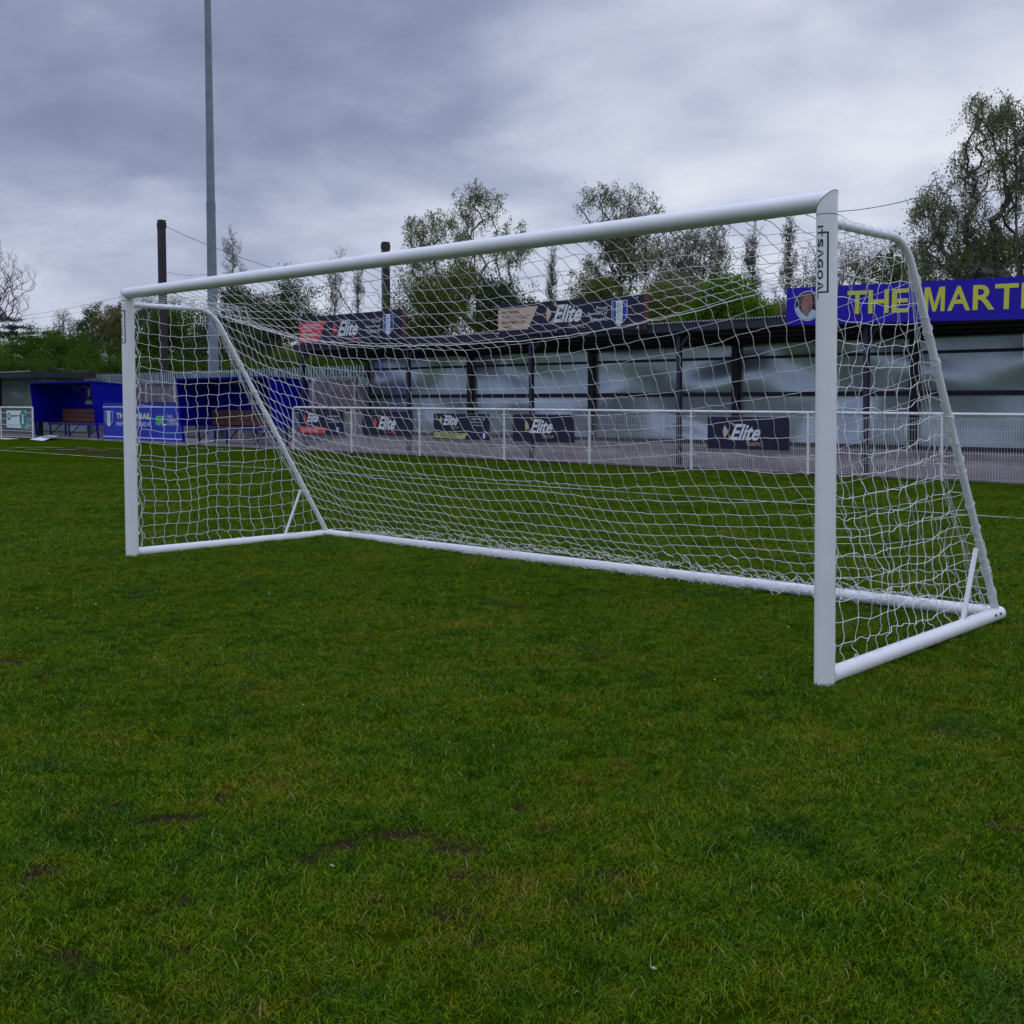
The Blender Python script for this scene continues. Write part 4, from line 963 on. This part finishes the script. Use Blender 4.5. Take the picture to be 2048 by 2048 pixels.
for k, (x, yt, yb_, w_, Y, lb) in enumerate([(1437,452,600,20,41,'widest of the three slim poplars left of the near goal post'), (1505,440,610,15,42,'middle slim poplar of the three left of the near goal post'), (1577,438,620,13,43,'slim poplar closest to the near goal post'),
      (1104,495,620,9,44,'thin poplar standing between the two large birches'), (671,502,650,16,41,'leafier poplar left of the shorter railway mast'), (717,535,650,10,44,'thin poplar just left of the shorter railway mast'), (467,460,620,18,40,'poplar showing above the crossbar right of the floodlight mast')]):
    n_ = 5; bl = [(x+(-2 if i % 2 else 2), yt+(yb_-yt)*(i+.5)/n_, w_*(.55, .85, 1, 1, .9)[i], (yb_-yt)/n_*.8) for i in range(n_)]
    tree(x, Y, bl, lb, tips=170, leaves=2300 if w_ > 12 else 1200, size=.085, lm='lf_bud', droop=-.6, spread=.35, seed=20+k, clus=50, strand=3, name='poplar_tree', group='slim poplars beyond the ground')
tree(1680, 38, [(1690,540,50,55),(1640,560,35,50),(1735,560,35,50),(1600,590,30,30)], 'sparse budding tree behind the portrait end of the blue roof sign', tips=420, leaves=5500, size=.08, lm='lf_bud', spread=.4, seed=31, clus=60, strand=3, group=GT)
tree(1800, 34, [(1790,545,40,45),(1830,560,45,40)], 'small leafy tree against the net support above the blue sign', tips=260, leaves=6500, size=.09, lm='lf_olive', spread=.4, seed=32, clus=40, strand=2, group=GT)
tree(1975, 27, [(1975,520,45,45),(1930,545,40,30)], 'olive green tree low behind the right-edge birch', tips=220, leaves=6000, size=.075, lm='lf_olive', spread=.4, seed=33, clus=40, strand=2, group=GT)
def bush(px_, Y, blobs, label, lm, n, size, seed, name='bush', clus=70, cat='bush', group='bushes behind the fences'):
    return tree(px_, Y, blobs, label, cat, name, tips=max(520, clus*6), leaves=int(n*2.4), size=size*.68, lm=lm, spread=.34, seed=seed, clus=clus, trunk_r=.8, group=group)
bush(870, 30, [(835,620,50,60),(890,590,55,60),(940,640,60,55),(860,670,80,50)], 'dense olive green bush right of the first roof sign', 'lf_olive', 16000, .13, 41)
bush(985, 31, [(1000,620,50,55),(1050,650,50,40)], 'dark green bush behind the left end of the beige-panelled sign', 'lf_dark', 9000, .13, 42)
bush(1200, 30, [(1195,600,42,45),(1180,640,50,45)], 'dark olive bush behind the right end of the beige-panelled sign', 'lf_olive', 8000, .12, 43)
bush(1320, 30, [(1310,625,50,45),(1350,650,55,30)], 'brownish olive bush right of the beige-panelled sign', 'lf_olive', 9000, .12, 44)
bush(1450, 27, [(1450,600,48,40),(1495,630,42,38),(1410,640,35,30),(1450,650,70,20)], 'bright green bush above the stand roof left of the blue sign', 'lf_bright', 13000, .12, 45)
bush(1370, 32, [(1330,600,45,50),(1380,620,45,50),(1290,650,40,40)], 'brownish budding thicket left of the bright green bush', 'lf_bud', 12000, .12, 58)
bush(1545, 30, [(1545,640,40,30),(1590,640,40,25)], 'low brownish bush beside the bright green one', 'lf_bud', 5000, .12, 46)
bush(520, 26, [(455,600,35,32),(540,600,50,36),(590,625,35,40),(480,650,60,50),(560,660,60,45)], 'dark tree mass behind the nearer dugout', 'lf_dark', 16000, .13, 47, name='tree', cat='tree', group=GT)
bush(640, 28, [(640,640,30,30),(700,655,45,25),(640,690,60,40),(740,690,60,40),(800,700,60,50)], 'dark brown-green thicket behind the first roof sign', 'lf_dark', 12000, .13, 48)
bush(670, 23, [(600,712,50,22),(680,710,55,22),(740,712,45,22)], 'low green hedge showing under the first roof sign', 'lf_olive', 7000, .1, 57)
bush(330, 24, [(290,700,40,50),(340,710,50,50),(350,660,50,40),(395,680,35,60)], 'green bush behind the brown railway mast', 'lf_green', 17000, .13, 49)
bush(440, 24, [(440,710,60,40),(510,715,60,35)], 'dark green bush behind the floodlight mast', 'lf_dark', 9000, .13, 50)
bush(105, 24, [(95,705,60,45),(140,712,50,42),(60,730,40,32),(180,735,45,30)], 'large rounded green bush above the far left dugout', 'lf_green', 20000, .13, 51)
bush(0, 24, [(0,715,34,42),(-50,720,50,50)], 'bright green bush cut by the left edge', 'lf_bright', 9000, .12, 52)
bush(212, 27, [(215,650,26,38),(232,690,30,40),(240,640,18,30)], 'yellowish green tree just left of the far goal post', 'lf_yellow', 10000, .11, 53, name='tree', cat='tree', group=GT)
bush(175, 29, [(168,655,16,26),(185,640,18,24),(250,625,22,22),(190,690,30,40)], 'dark tree behind the yellowish one left of the far post', 'lf_dark', 7000, .12, 54, name='tree', cat='tree', group=GT)
bush(300, 29, [(300,640,45,30),(270,660,30,40),(340,640,40,35)], 'dark tree seen through the far side net', 'lf_dark', 8000, .12, 55, name='tree', cat='tree', group=GT)
# layered cedar, its boughs in flat tiers
tree(15, 30, [(18,640,26,8),(40,655,32,6),(10,668,40,8),(60,680,30,5),(95,668,14,4),(20,700,40,10)], 'dark layered cedar behind the bare tree at far left', tips=260, leaves=9000, size=.11, lm='lf_cedar', spread=.35, seed=60, clus=60, flat=.3, name='cedar_tree', group=GT)
tree(127, 31, [(127,645,22,22),(140,660,18,18),(108,668,14,14)], 'small open-crowned tree above the large rounded bush', tips=260, leaves=1500, size=.07, lm='lf_bud', spread=.4, seed=61, clus=30, strand=2, group=GT)
tree(-20, 26, [(10,560,40,50),(45,560,22,34),(20,620,35,20),(-30,540,50,60)], 'bare leafless tree at the left edge of the view', tips=420, bare=True, bm='twig', spread=.35, seed=62, clus=70, strand=4, name='bare_tree', group=GT)
bush(400, 21.5, [(x_, 738, 34, 17) for x_ in range(-40, 800, 40)], 'long low hedge right behind the palisade fence', 'lf_green', 26000, .12, 70, name='hedge', clus=260, cat='hedge')
# far wood closing the horizon
g_ = np.random.default_rng(99); n_ = 52000
ang = g_.uniform(-1.75, .35, n_); dd_ = g_.uniform(75, 100, n_); hh = 3.6+1.6*np.sin(ang*23)+1.1*np.sin(ang*57+1)+.6*np.sin(ang*131)
cen = np.stack([CP[0]+np.sin(ang)*dd_, CP[1]+np.cos(ang)*dd_, g_.uniform(0, 1, n_)**.8*hh+.2], 1)
tag(leaves_mesh('distant_wood', cen, .75, 'lf_dark', None, 0, 98), 'dark strip of distant woodland along the horizon', 'wood', kind='stuff')
print('objects', len(bpy.data.objects))
